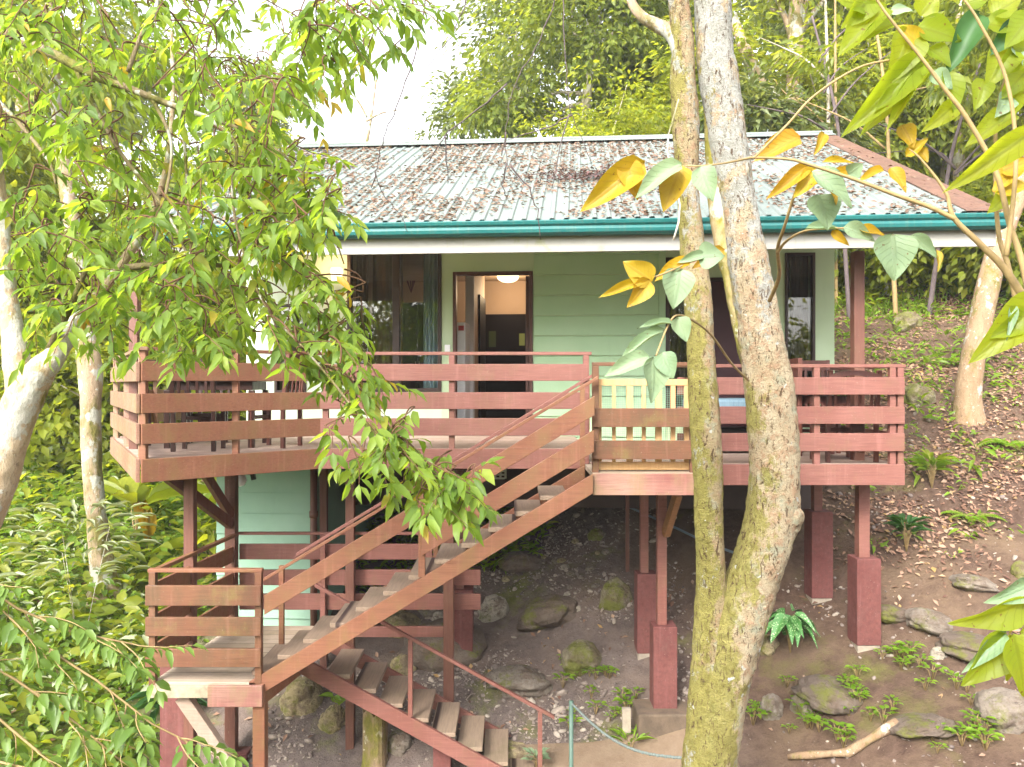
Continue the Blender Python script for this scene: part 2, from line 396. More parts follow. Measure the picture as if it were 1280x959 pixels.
LEAF_YELLOW = leaf_mat("yellow_leaves", [(0, (.42, .26, .012)), (.5, (.34, .24, .02)), (.75, (.42, .31, .02)), (1, (.45, .2, .03))], .35, 1.3, .5, .35)
LEAF_DARK = leaf_mat("dark_glossy_leaves", [(0, (.028, .085, .022)), (1, (.055, .14, .035))], .3, 1.6, .5)
LEAF_BG1 = leaf_mat("far_light_leaves", [(0, (.085, .12, .02)), (.5, (.14, .18, .025)), (1, (.22, .25, .04))], .5, 2.4)
LEAF_BG2 = leaf_mat("far_dark_leaves", [(0, (.07, .10, .035)), (.5, (.11, .14, .05)), (1, (.18, .2, .09))], .38, 2.2, .4)
LEAF_BG3 = leaf_mat("far_yellow_green_leaves", [(0, (.13, .17, .018)), (.6, (.2, .235, .025)), (1, (.28, .29, .04))], .52, 2.4)
LEAF_UNDER = leaf_mat("undergrowth_leaves", [(0, (.08, .15, .02)), (.5, (.14, .225, .025)), (.9, (.2, .28, .035)), (1, (.3, .3, .07))], .45, 2.4)
LEAF_SILVER = leaf_mat("silvery_shrub_leaves", [(0, (.22, .26, .14)), (1, (.36, .39, .26))], .32, 1.6)
LEAF_GROUND = leaf_mat("seedling_leaves", [(0, (.12, .23, .018)), (1, (.2, .32, .03))], .42, 2.2)
LITTER_ROOF = leaf_mat("dry_roof_leaves", [(0, (.09, .055, .042)), (.3, (.16, .1, .072)), (.6, (.24, .16, .12)), (.85, (.32, .24, .18)), (1, (.13, .08, .06))], .15, 1.0, .8, 0, spec=.1)
LITTER = leaf_mat("dry_ground_leaves", [(0, (.12, .065, .05)), (.3, (.22, .125, .085)), (.6, (.33, .2, .14)), (.85, (.45, .31, .22)), (1, (.38, .24, .08))], .12, 1.0, .8, 0, spec=.1)
GRASS = leaf_mat("grass_blades", [(0, (.12, .2, .02)), (1, (.2, .28, .035))], .4, 1.8)
def spotted():
    m, t, out = new_mat("spotted_leaves"); v = nd(t, "ShaderNodeTexVoronoi", Scale=45.0); t.links.new(mapped(t), v.inputs['Vector'])
    col = mix(t, ramp(t, v.outputs['Distance'], [(.15, 1), (.4, 0)]), (.07, .2, .05), (.42, .52, .28))
    finish(t, out, col, .4); return m
LEAF_SPOT = spotted()

def bark(name, base, base2, moss, mossamt, lich, lichamt, sc=1.0, stretch=.45):
    m, t, out = new_mat(name)
    v = mapped(t, (1, 1, stretch)); vv = mapped(t)
    a = noi(t, v, 7 * sc, 8, .7); b = noi(t, v, 28 * sc, 6, .7, .4); big = noi(t, mapped(t, (1, 1, .5), loc=(3, 3, 1)), 3.2 * sc, 6, .65)
    lc = noi(t, mapped(t, (1, 1, .8), loc=(7, 2, 5)), 3.6 * sc, 6, .6); ls = noi(t, vv, 15 * sc, 4, .5); fine = noi(t, vv, 90 * sc, 3)
    col = mix(t, ramp(t, a, [(.35, 0), (.65, 1)]), base, base2)
    col = mix(t, ramp(t, b, [(.54, 0), (.68, .7)]), col, tuple(x * .4 for x in base))
    col = mix(t, ramp(t, big, [(.62 - mossamt * .3, 0), (.74 - mossamt * .3, .9)]), col, mix(t, ramp(t, b, [(.3, 0), (.7, 1)]), moss, tuple(x * .5 for x in moss)))
    col = mix(t, ramp(t, lc, [(.64 - lichamt * .25, 0), (.68 - lichamt * .25, .85)]), col, mix(t, ramp(t, fine, [(.3, 0), (.7, 1)]), lich, tuple(x * .72 for x in lich)))
    col = mix(t, ramp(t, ls, [(.66, 0), (.685, .85)]), col, tuple(min(.75, x * 1.15) for x in lich))
    h = t.nodes.new("ShaderNodeMath"); h.operation = 'ADD'; t.links.new(a, h.inputs[0]); t.links.new(b, h.inputs[1])
    finish(t, out, col, .92, bump(t, h.outputs[0], .9, .02), .15); return m
BARK_MOSSY = bark("mossy_bark", (.34, .26, .13), (.42, .34, .2), (.22, .205, .025), .8, (.55, .56, .45), .25)
BARK_PALE = bark("lichen_bark", (.27, .19, .12), (.35, .27, .19), (.17, .16, .035), .4, (.42, .42, .37), .5)
BARK_LIMB2 = bark("cream_lichen_bark", (.40, .29, .18), (.50, .40, .28), (.24, .22, .05), .25, (.55, .55, .49), .62, 1.3)
BARK_GREY = bark("pale_forest_bark", (.34, .29, .22), (.44, .39, .31), (.2, .2, .06), .4, (.58, .57, .5), .4)
BARK_LEFT = bark("smooth_brown_bark", (.3, .19, .1), (.38, .27, .16), (.2, .19, .04), .3, (.62, .6, .55), .5)
TWIG = simple("brown_twig", (.14, .075, .04), .8, .2, 0, 20, .5)
TWIG_TAN = simple("tan_stem", (.34, .24, .11), .7, .2, 0, 20, .4)
TWIG_GREY = simple("grey_dead_twig", (.13, .10, .10), .85, .2, 0, 20, .4)
def fork_bark(name, zm=(3.0, 5.6), mossb=(.10, -.10), side=(-.05, .25), zw=(4.4, 6.4), wb=(-.13, .12), c1=(.35, .25, .145), c2=(.46, .36, .24)):
    m, t, out = new_mat(name)
    vv = mapped(t); st = mapped(t, (1, 1, .5)); sp = t.nodes.new("ShaderNodeSeparateXYZ"); t.links.new(vv, sp.inputs[0])
    def mr(a, b, c=0., d=1., src=2):
        n = nd(t, "ShaderNodeMapRange"); t.links.new(sp.outputs[src], n.inputs[0]); n.inputs[1].default_value = a; n.inputs[2].default_value = b; n.inputs[3].default_value = c; n.inputs[4].default_value = d; return n.outputs[0]
    def add(a, b, op='ADD'):
        n = nd(t, "ShaderNodeMath", operation=op)
        for i, v in enumerate((a, b)):
            if hasattr(v, 'is_output'): t.links.new(v, n.inputs[i])
            else: n.inputs[i].default_value = v
        return n.outputs[0]
    a = noi(t, st, 6, 8, .72); b = noi(t, mapped(t, (1, 1, .35)), 34, 7, .75, .8); c = noi(t, vv, 15, 7, .72, .5); big = noi(t, mapped(t, (1, 1, .6), loc=(3, 3, 1)), 4.0, 9, .75); lc = noi(t, mapped(t, (1, 1, .7), loc=(7, 2, 5)), 5, 9, .75); fine = noi(t, vv, 75, 4, .7); ls = noi(t, mapped(t, loc=(5, 5, 2)), 12, 4, .5, .3); d = noi(t, mapped(t, loc=(1, 9, 2)), 8, 6, .7)
    col = mix(t, ramp(t, a, [(.38, 0), (.62, 1)]), c1, c2)
    col = mix(t, ramp(t, c, [(.5, 0), (.6, .85)]), col, (.40, .25, .155))
    col = mix(t, ramp(t, d, [(.54, 0), (.64, .8)]), col, (.36, .37, .27))
    ge = t.nodes.new("ShaderNodeNewGeometry"); sx = t.nodes.new("ShaderNodeSeparateXYZ"); t.links.new(ge.outputs['Normal'], sx.inputs[0])
    nl_ = nd(t, "ShaderNodeMapRange"); t.links.new(sx.outputs[0], nl_.inputs[0]); nl_.inputs[1].default_value = -1.0; nl_.inputs[2].default_value = .3; nl_.inputs[3].default_value = .10; nl_.inputs[4].default_value = -.085
    mossf = add(add(big, nl_.outputs[0]), add(mr(zm[0], zm[1], mossb[0], mossb[1]), mr(side[0], side[1], .10, -.04, 0)))
    col = mix(t, ramp(t, mossf, [(.5, 0), (.57, .88)]), col, mix(t, ramp(t, c, [(.35, 0), (.65, 1)]), (.35, .31, .085), (.20, .19, .04)))
    wh = add(lc, mr(zw[0], zw[1], wb[0], wb[1]))
    col = mix(t, ramp(t, wh, [(.52, 0), (.565, .9)]), col, mix(t, ramp(t, c, [(.35, 0), (.65, 1)]), (.48, .48, .45), (.30, .31, .27)))
    col = mix(t, ramp(t, b, [(.55, 0), (.60, .92)]), col, (.10, .06, .035))
    col = mix(t, ramp(t, ls, [(.695, 0), (.72, .9)]), col, (.56, .57, .53))
    col = mix(t, ramp(t, fine, [(.52, 0), (.68, .5)]), col, (.14, .10, .055))
    h = add(add(a, b), add(c, fine))
    finish(t, out, col, .92, bump(t, h, 1.0, .035), .12); return m
BARK_LIMB = fork_bark("pale_lichen_trunk_bark", (3, 9), (-.02, -.02), (-9, -8), (3, 9), (.05, .05), (.48, .36, .23), (.57, .46, .33))
BARK_FORK = fork_bark("lichen_and_moss_bark", c1=(.41, .32, .20), c2=(.50, .42, .29))
BARK_FORK2 = fork_bark("mossy_trunk_bark", (4.0, 6.5), (.12, .04), (-9, -8), (4.4, 6.2), (-.09, -.03), (.35, .27, .15), (.42, .34, .2))
BARK_SMOOTH = bark("smooth_tan_bark", (.27, .17, .10), (.34, .24, .15), (.2, .19, .04), .25, (.5, .48, .42), .2, 1.6)
STUMP = bark("stump_wood", (.2, .14, .08), (.28, .2, .12), (.18, .17, .03), .4, (.4, .36, .25), .2)
def rock(name, c1, c2, c3, mossamt=.3):
    m, t, out = new_mat(name); v = mapped(t); a = noi(t, v, 5, 8, .7); b = noi(t, v, 28, 6, .7); k = noi(t, mapped(t, loc=(4, 4, 4)), 3.5, 6, .7)
    col = mix(t, ramp(t, a, [(.35, 0), (.65, 1)]), c1, c2); col = mix(t, ramp(t, b, [(.5, 0), (.7, .6)]), col, c3)
    col = mix(t, ramp(t, k, [(.66 - .3 * mossamt, 0), (.76 - .3 * mossamt, .85)]), col, (.13, .14, .02))
    sl = noi(t, mapped(t, loc=(6, 1, 8)), 4.5, 7, .75); col = mix(t, ramp(t, sl, [(.5, 0), (.62, .75)]), col, (.13, .09, .066))
    cr = noi(t, mapped(t, (1, 1, 2.2), loc=(1, 1, 5)), 9, 8, .8, 1.2); col = mix(t, ramp(t, cr, [(.58, 0), (.62, .8)]), col, (.06, .045, .035))
    finish(t, out, col, .9, bump(t, b, .9, .04), .2); return m
ROCK_GREY = rock("grey_rock", (.19, .155, .125), (.26, .22, .175), (.10, .08, .07))
ROCK_YELLOW = rock("yellowish_rock", (.29, .23, .12), (.35, .29, .17), (.14, .105, .06), .35)
ROCK_MOSS = rock("mossy_rock", (.2, .17, .11), (.26, .22, .15), (.09, .075, .05), .6)
ROCK_EARTH = rock("earth_covered_rock", (.13, .098, .078), (.185, .145, .115), (.085, .062, .05), .45)
ROCK_PALE = rock("pale_rock", (.33, .29, .23), (.4, .36, .29), (.2, .16, .12), .2)
def pebble():
    m, t, out = new_mat("pebbles"); g = t.nodes.new("ShaderNodeNewGeometry")
    col = ramp(t, g.outputs['Random Per Island'], [(0, (.12, .095, .09)), (.35, (.27, .22, .19)), (.75, (.33, .275, .225)), (1, (.45, .39, .32))])
    n = noi(t, mapped(t), 40, 3); col = mix(t, ramp(t, n, [(.3, 0), (.7, .5)]), col, (.16, .12, .1))
    finish(t, out, col, .9, None, .2); return m
PEBBLE = pebble()
def ground_mat():
    m, t, out = new_mat("forest_soil")
    v = mapped(t); a = noi(t, v, 1.1, 8, .65); b = noi(t, v, 9, 8, .7); c = noi(t, v, 55, 5, .7); d = noi(t, mapped(t, loc=(8, 1, 3)), .8, 7, .7)
    col = mix(t, ramp(t, b, [(.3, 0), (.7, 1)]), (.095, .072, .064), (.19, .15, .132))
    col = mix(t, ramp(t, a, [(.45, 0), (.65, .7)]), col, (.2, .145, .115))
    col = mix(t, ramp(t, c, [(.58, 0), (.72, .7)]), col, (.26, .205, .17))
    col = mix(t, ramp(t, d, [(.56, 0), (.68, .8)]), col, mix(t, ramp(t, b, [(.35, 0), (.65, 1)]), (.10, .12, .02), (.19, .2, .04)))
    sp = t.nodes.new("ShaderNodeSeparateXYZ"); t.links.new(v, sp.inputs[0])
    rx = nd(t, "ShaderNodeMapRange"); t.links.new(sp.outputs[0], rx.inputs[0]); rx.inputs[1].default_value = 1.2; rx.inputs[2].default_value = 2.6
    warm = mix(t, ramp(t, b, [(.3, 0), (.7, 1)]), (.058, .034, .025), (.135, .086, .062))
    warm = mix(t, ramp(t, a, [(.46, 0), (.62, .8)]), warm, (.17, .115, .075)); warm = mix(t, ramp(t, d, [(.55, 0), (.66, .75)]), warm, (.13, .125, .035))
    warm = mix(t, ramp(t, c, [(.6, 0), (.72, .6)]), warm, (.24, .17, .12))
    col = mix(t, rx.outputs[0], col, warm)
    lf = nd(t, "ShaderNodeMapRange"); t.links.new(sp.outputs[0], lf.inputs[0]); lf.inputs[1].default_value = -3.6; lf.inputs[2].default_value = -5.0
    col = mix(t, lf.outputs[0], col, mix(t, b, (.09, .12, .022), (.17, .2, .04)))
    up = nd(t, "ShaderNodeMapRange"); t.links.new(sp.outputs[1], up.inputs[0]); up.inputs[1].default_value = 17.0; up.inputs[2].default_value = 21.0
    col = mix(t, up.outputs[0], col, mix(t, b, (.09, .13, .02), (.16, .2, .035)))
    hh = nd(t, "ShaderNodeMath", operation='MULTIPLY_ADD'); t.links.new(c, hh.inputs[0]); hh.inputs[1].default_value = .35; t.links.new(b, hh.inputs[2])
    finish(t, out, col, .95, bump(t, hh.outputs[0], .9, .05), .15); return m
SOIL = ground_mat()

# ================================================================== GROUND
gx = np.concatenate([np.linspace(-200, -30, 12), np.linspace(-28, -9, 24), np.arange(-8.5, 11.01, .14), np.linspace(11.6, 30, 28), np.linspace(34, 200, 12)])
gy = np.concatenate([np.linspace(-200, -12, 12), np.linspace(-9, 4.5, 20), np.arange(5, 22.01, .14), np.linspace(22.6, 45, 30), np.linspace(50, 260, 14)])
GXX, GYY = np.meshgrid(gx, gy)
GZ = H(GXX, GYY)
V = np.stack([GXX, GYY, GZ], -1).reshape(-1, 3)
nx, ny = len(gx), len(gy)
ii = (np.arange(ny - 1)[:, None] * nx + np.arange(nx - 1)[None, :]).ravel()
ground = link("ground", mesh_np("ground", V, [np.stack([ii, ii + 1, ii + 1 + nx, ii + nx], 1)], smooth=True), SOIL)
setp(ground, kind="structure")
# trodden earth path at the foot of the lower stair
pv = []; pf = []
for i, X in enumerate(np.linspace(-.1, 2.2, 24)):
    yc = 8.05 - .12 * i / 23 * 6 * .5
    for Y in np.linspace(yc - .55, yc + .5, 6): pv.append((X, Y, Hz(X, Y) + .05))
for i in range(23):
    for j in range(5):
        q = i * 6 + j; pf.append((q, q + 6, q + 7, q + 1))
def path_mat():
    m, t, out = new_mat("trodden_earth"); a = noi(t, mapped(t), 6, 8, .7); b = noi(t, mapped(t), 40, 5, .7)
    col = mix(t, ramp(t, a, [(.3, 0), (.7, 1)]), (.16, .11, .072), (.22, .16, .11)); col = mix(t, ramp(t, b, [(.55, 0), (.7, .6)]), col, (.14, .1, .075))
    finish(t, out, col, .95, bump(t, b, .6, .02), .1); return m
setp(link("path", mesh_np("path", pv, [np.array(pf)], smooth=True), path_mat()), kind="structure")

# ================================================================== BUNGALOW (rotated 4.5 degrees: its right end is nearer)
TH = R(4.5); cT, sT = math.cos(TH), math.sin(TH)
HM = Matrix.Rotation(-TH, 4, 'Z')                      # house (u, v, z) -> world
def Hu(px, py, v=10.4):
    a = (px - 640) / 1000; t = v / (a * sT + cT)
    return t * (a * cT - sT), (479.5 - py) / 1000 * t
FL, FR = -.68, -.815
hp = HM @ Vector((0, 13.1, -.9))
house = thing("bungalow", "mint green raised bungalow under a pale corrugated metal roof with teal gutter", "house", hp, -TH)
def hb(): return MB(HM)
WV = 10.4
def rect(x0, y0, x1, y1, v=WV):
    u0, z1 = Hu(x0, y0, v); u1, z0 = Hu(x1, y1, v); return u0, u1, z0, z1
wl = rect(434, 300, 552, 490); WIN1 = (wl[0], wl[1], Hu(490, 490)[1], 1.78)
d1 = rect(566, 340, 666, 545); DOOR1 = (d1[0], d1[1], FL, d1[3])
w2 = rect(832, 315, 876, 465); WIN2 = (w2[0], w2[1], -.35, 1.62)
d2 = rect(884, 347, 963, 560); DOOR2 = (d2[0], d2[1], FR, d2[3])
w3 = rect(981, 313, 1019, 465); WIN3 = (w3[0], w3[1], -.35, 1.66)
w0 = rect(343, 380, 383, 492); WIN0 = w0
UL, UR = Hu(308, 400)[0], Hu(1043, 400)[0]
US, UE = Hu(667, 400)[0], Hu(832, 400)[0]
WT = 2.42
# plaster wall with openings: vertical strips between the openings
def wall_strip(m, u0, u1, z0, z1): m.box(u0, u1, WV, WV + .12, z0, z1)
pale = hb()
wall_strip(pale, UL, WIN0[0], -1.0, WT); wall_strip(pale, WIN0[0], WIN0[1], -1.0, WIN0[2]); wall_strip(pale, WIN0[0], WIN0[1], WIN0[3], WT)
wall_strip(pale, WIN0[1], WIN1[0], -1.0, WT)
wall_strip(pale, WIN1[0], WIN1[1], -1.0, WIN1[2]); wall_strip(pale, WIN1[0], WIN1[1], WIN1[3], WT)
pale.build("wall", MINT_PALE, house)
mw = hb()
wall_strip(mw, WIN1[1], DOOR1[0], -1.0, WT); wall_strip(mw, DOOR1[0], DOOR1[1], DOOR1[3], WT); wall_strip(mw, DOOR1[0], DOOR1[1], -1.0, FL)
wall_strip(mw, DOOR1[1], WIN2[0], -1.0, WT)
wall_strip(mw, WIN2[0], WIN2[1], -1.0, WIN2[2]); wall_strip(mw, WIN2[0], WIN2[1], WIN2[3], WT)
wall_strip(mw, WIN2[1], DOOR2[0], -1.0, WT); wall_strip(mw, DOOR2[0], DOOR2[1], DOOR2[3], WT); wall_strip(mw, DOOR2[0], DOOR2[1], -1.0, FR)
wall_strip(mw, DOOR2[1], WIN3[0], -1.0, WT)
wall_strip(mw, WIN3[0], WIN3[1], -1.0, WIN3[2]); wall_strip(mw, WIN3[0], WIN3[1], WIN3[3], WT)
wall_strip(mw, WIN3[1], UR, -1.0, WT)
mw.build("wall", MINT, house)
# end walls with gables, back wall
ew = hb()
for u0, u1 in ((UL, UL + .12), (UR - .12, UR)):
    q = [(10.52, -1.0), (15.7, -1.0), (15.7, 2.42), (13.1, 3.6), (10.52, 2.42)]
    n = len(q); ew.add([(u0, v, z) for v, z in q] + [(u1, v, z) for v, z in q],
           [tuple(range(n)), tuple(range(2 * n - 1, n - 1, -1))] + [((i + 1) % n, i, i + n, (i + 1) % n + n) for i in range(n)])
ew.build("end_wall", MINT, house)
bw = hb(); bw.box(UL + .121, UR - .121, 15.58, 15.7, -1.0, 2.42); bw.build("back_wall", MINT, house)
# lap siding panel between the doors
sdg = hb(); z = -.95; k = 0
while z < 1.95:
    z1 = min(z + .262, 2.0)
    n = 4
    sdg.add([(US + .004, WV - .006, z1 - .012), (UE - .09, WV - .006, z1 - .012), (UE - .09, WV - .03, z + .004), (US + .004, WV - .03, z + .004),
             (US + .004, WV - .001, z1 - .008), (UE - .09, WV - .001, z1 - .008), (UE - .09, WV - .001, z + .004), (US + .004, WV - .001, z + .004)],
            [(0,3,2,1),(4,5,6,7),(3,7,6,2),(0,1,5,4),(0,4,7,3),(1,2,6,5)])
    z = z1
sdg.build("siding", MINT_BOARD, house)
tr_ = hb(); tr_.box(UE - .088, UE - .004, WV - .034, WV - .001, -.95, 1.98); tr_.build("corner_trim", MINT_BOARD, house, .003)

def window(name, W_, panes, fr=.05, label=None):
    u0, u1, z0, z1 = W_
    f = hb()
    f.box(u0 + .002, u0 + fr, WV - .02, WV + .09, z0 + .002, z1 - .002); f.box(u1 - fr, u1 - .002, WV - .02, WV + .09, z0 + .002, z1 - .002)
    f.box(u0 + fr, u1 - fr, WV - .02, WV + .09, z0 + .002, z0 + fr); f.box(u0 + fr, u1 - fr, WV - .02, WV + .09, z1 - fr, z1 - .002)
    o = f.build(name, FRAME_BROWN, house, .004)
    for a in panes[1:-1]:
        b = hb(); b.box(u0 + (u1 - u0) * a - .045, u0 + (u1 - u0) * a + .045, WV - .008, WV + .07, z0 + fr + .001, z1 - fr - .001); b.build("mullion", FRAME_BROWN, o, .004)
    for a, c in zip(panes[:-1], panes[1:]):
        ua = u0 + (u1 - u0) * a + (.046 if a > 0 else fr + .001); uc = u0 + (u1 - u0) * c - (.046 if c < 1 else fr + .001)
        g = hb(); g.box(ua, uc, WV + .03, WV + .036, z0 + fr + .001, z1 - fr - .001); g.build("pane", GLASS, o)
    return o
window("window", WIN1, (0, .52, 1)); window("window", WIN2, (0, 1)); window("window", WIN3, (0, 1), .035); window("window", WIN0, (0, 1), .04)
def doorframe(D, mat):
    u0, u1, z0, z1 = D; f = hb()
    f.box(u0 + .002, u0 + .045, WV - .025, WV + .10, z0 + .002, z1 - .002); f.box(u1 - .045, u1 - .002, WV - .025, WV + .10, z0 + .002, z1 - .002)
    f.box(u0 + .045, u1 - .045, WV - .025, WV + .10, z1 - .045, z1 - .002)
    return f.build("door_frame", mat, house, .004)
doorframe(DOOR1, DOOR_FRAME); doorframe(DOOR2, FRAME_BROWN)
dl = hb(); dl.box(DOOR2[0] + .047, DOOR2[1] - .047, WV + .01, WV + .055, FR + .006, DOOR2[3] - .047)
dr = dl.build("door", MAROON, house, .004, label="closed dark maroon door")
kn = hb(); kn.tube([(DOOR2[1] - .12, WV - .05, FR + 1.0), (DOOR2[1] - .12, WV + .009, FR + 1.0)], .028, 12); kn.build("handle", simple("brass_knob", (.4, .28, .1), .3, .5, 1), dr, smooth=True)
# open inward door leaf, seen edge on at the jamb
ol = hb(); ol.box(DOOR1[1] - .1, DOOR1[1] - .058, WV + .11, WV + .95, FL + .01, DOOR1[3] - .05); od = ol.build("door", DOOR_FRAME, house, .004, label="brown door standing open into the room")
kn = hb(); kn.tube([(DOOR1[1] - .14, WV + .86, FL + 1.0), (DOOR1[1] - .101, WV + .86, FL + 1.0)], .026, 12); kn.build("handle", simple("steel_knob", (.5, .5, .5), .3, .5, 1), od, smooth=True)

# interior
fl = hb(); fl.box(UL + .125, US + .4, WV + .121, 15.57, FL - .1, FL); fl.box(US + .401, UR - .125, WV + .121, 15.57, FR - .1, FR)
fl.build("interior_floor", simple("dark_brown_tile_floor", (.12, .07, .05), .25, .5, 0, 5), house)
ce = hb(); ce.box(UL + .125, UR - .125, WV + .121, 15.57, 1.8, 1.84); ce.build("ceiling", simple("ceiling_boards", (.4, .3, .22), .7, .3, 0, 3), house)
pt = hb()
pt.box(UL + .125, US + .39, 14.0, 14.1, FL + .001, 1.799)                          # back partition
pt.box(US + .395, US + .47, WV + .121, 15.5, FL + .001, 1.799)                     # wall between the two units
ua = Hu(592, 400, 11.5)[0]
pt.box(ua - .1, ua, 11.62, 12.9, FL + .001, 1.799)
pt.build("partition_wall", CREAM, house)
jb = hb(); jb.box(ua - .12, ua + .004, 11.5, 11.615, FL + .001, 1.799); jb.build("wall_end", WHITE_INT, house, .01)
u0, z1 = Hu(607, 393, 13.9); u1, _ = Hu(657, 393, 13.9)
dk = hb(); dk.box(u0, u1 + .3, 13.9, 13.99, FL + .002, z1); bd = dk.build("dark_panelling", DARK_INT, house)
def painted_view_pane(px0, py0, px1, py1, mat):
    a, zt = Hu(px0, py0, 13.88); b, zb = Hu(px1, py1, 13.88); g = hb(); g.box(a, b, 13.88, 13.898, zb, zt); return g.build("small_window", mat, bd)  # opaque panes; the green glimpse of outdoors is painted into their colour
GREENPANE = simple("painted_green_view", (.2, .26, .1), .1, .6)
painted_view_pane(611, 414, 620, 434, simple("painted_dim_view", (.04, .06, .03), .1, .6)); painted_view_pane(649, 417, 656, 432, GREENPANE)
dd = hb(); uu = Hu(598, 400, 12.6)[0]; dd.box(ua + .001, ua + .03, 12.05, 12.8, FL + .002, 1.35); dd.build("inner_door", DARK_INT, house)
lowp = hb(); lowp.box(UL + .13, ua - .125, 13.9, 13.99, FL + .002, .95); lowp.build("wainscot", DARK_INT, house)
# lit ceiling lamp in the entry
uc, zc = Hu(635, 344, 13.0)
lm = hb(); lm.lathe((uc, 13.0, 1.70), [(.02, -.055), (.1, -.04), (.16, -.005), (.18, .04), (.18, .06)], 24)
lamp_o = lm.build("lamp_shade", LAMP_GLOW, house, smooth=True)
def point(name, uvz, e, col, rad=.08):
    d = bpy.data.lights.new(name, 'POINT'); d.energy = e; d.color = col; d.shadow_soft_size = rad
    o = bpy.data.objects.new(name, d); C.objects.link(o); o.location = HM @ Vector(uvz); return o
point("ceiling_lamp_light", (uc, 13.2, 1.5), 11, (1, .72, .42))
# wall lamp beside the window, lit
uw, zw = Hu(421, 344, WV - .08)
wlm = hb(); wlm.lathe((uw, WV - .09, zw), [(.03, -.09), (.06, -.08), (.085, .05), (.07, .09)], 18)
wlo = wlm.build("wall_lamp", LAMP_GLOW, house, smooth=True)
bk = hb(); bk.box(uw - .04, uw + .04, WV - .03, WV - .002, zw - .05, zw + .05); bk.build("lamp_bracket", FRAME_BROWN, wlo, .004)
point("wall_lamp_light", (uw, WV - .25, zw + .05), 5, (1, .66, .3), .06)
# light switch plate
a, b, c, d = rect(556, 431, 563, 440, WV); sw = hb(); sw.box(a, b, WV - .014, WV - .002, c, d); sw.build("switch_plate", WHITE_ENAMEL, house, .003)

# curtains
def curtain(u0, u1, v, z0, z1, mat, name="curtain", folds=5, amp=.035):
    pts = []; n = folds * 10
    for i in range(n + 1):
        s_ = i / n; pts.append((u0 + (u1 - u0) * s_, v + amp * math.sin(s_ * folds * 2 * math.pi) + .012 * math.sin(s_ * 17)))
    m = hb(); rows = 6; vs_ = []
    for off in (0, .006):
        for r in range(rows + 1):
            zz = z0 + (z1 - z0) * r / rows
            vs_ += [(p[0], p[1] + off + .01 * math.sin(r * 1.3 + i * .2), zz) for i, p in enumerate(pts)]
    k = n + 1; fs_ = []
    for o_ in range(2):
        bs = o_ * k * (rows + 1)
        for r in range(rows):
            for i in range(n):
                q = (bs + r * k + i, bs + r * k + i + 1, bs + (r + 1) * k + i + 1, bs + (r + 1) * k + i); fs_.append(q if o_ == 0 else q[::-1])
    m.add(vs_, fs_); return m.build(name, mat, house, smooth=True)
cu0, _ = Hu(529, 400, 10.6); cu1, _ = Hu(549, 400, 10.6)
curtain(cu0, cu1, 10.62, Hu(530, 485, 10.6)[1], 1.78, BLUE_CLOTH, folds=4)
curtain(WIN1[0] + .05, WIN1[0] + .22, 10.66, WIN1[2] + .05, 1.78, DRAPE, folds=3)
curtain(WIN1[0] + .24, WIN1[0] + .66, 10.8, WIN1[2] + .05, 1.78, DRAPE, folds=4, amp=.02)
curtain(WIN3[0] + .14, WIN3[1] - .03, 10.62, WIN3[2], 1.7, GREY_DRAPE, folds=4)
curtain(WIN3[0] + .02, WIN3[0] + .13, 10.7, .55, 1.7, GREY_DRAPE, folds=2, amp=.02)
curtain(WIN2[0] + .05, WIN2[1] - .05, 10.75, WIN2[2], 1.6, GREY_DRAPE, folds=4)

# ---- roof
RE_V, RE_Z, RR_V, RR_Z = 8.05, 1.645, 13.1, 3.94
RU0, RU1 = -4.6, 4.11
slope = (RR_Z - RE_Z) / (RR_V - RE_V)
nrm_l = Vector((0, -slope, 1)).normalized()
def roof_pt(u, q, h=0.0, back=False):
    v = RE_V + (RR_V - RE_V) * q; z = RE_Z + (RR_Z - RE_Z) * q
    if back: return Vector((u, 2 * RR_V - v + nrm_l.y * -h * 1, z + nrm_l.z * h))
    return Vector((u, v + nrm_l.y * h, z + nrm_l.z * h))
PITCH = .142
def prof(u):
    p = ((u - RU0) / PITCH) % 1.0
    return .019 * min(1, max(0, min((p - .56) / .1, (1.0 - p) / .1)))
us = []
nper = int((RU1 - RU0) / PITCH)
for i in range(nper):
    for p in (0, .56, .66, .90): us.append(RU0 + (i + p) * PITCH)
us.append(RU0 + nper * PITCH); RU1 = us[-1]
def roof_sheet(back):
    m = hb(); rows = 24; vs_ = []
    for h0 in (0, -.004):
        for r in range(rows + 1):
            q = r / rows
            for i, u in enumerate(us):
                h = prof(u + 1e-6) + h0 + .004 * math.sin(3 * q * 6 + .8 * math.sin(u * 2))
                vs_.append(roof_pt(u, q, h, back))
    k = len(us); fs_ = []
    for s_ in range(2):
        bs = s_ * k * (rows + 1)
        for r in range(rows):
            for i in range(k - 1):
                q = (bs + r * k + i, bs + r * k + i + 1, bs + (r + 1) * k + i + 1, bs + (r + 1) * k + i)
                fs_.append(q if (s_ == 0) != back else q[::-1])
    m.add(vs_, fs_); return m
rf = roof_sheet(False).build("roof", ROOF, house)
roof_sheet(True).build("roof_back_slope", ROOF, house)
# ridge cap
rc = hb()
for s_ in (1, -1):
    q = [(RR_V + .0, RR_Z + .06), (RR_V - s_ * .2, RR_Z + .06 - .2 * slope), (RR_V - s_ * .2, RR_Z + .052 - .2 * slope), (RR_V, RR_Z + .052)]
    rc.add([(RU0 - .02, v, z) for v, z in q] + [(RU1 + .02, v, z) for v, z in q], [(0,1,2,3),(7,6,5,4),(0,4,5,1),(1,5,6,2),(2,6,7,3),(3,7,4,0)])
rc.tube([(RU0 - .02, RR_V, RR_Z + .06), (RU1 + .02, RR_V, RR_Z + .06)], .03, 10)
rc.build("ridge_cap", ROOF, rf)
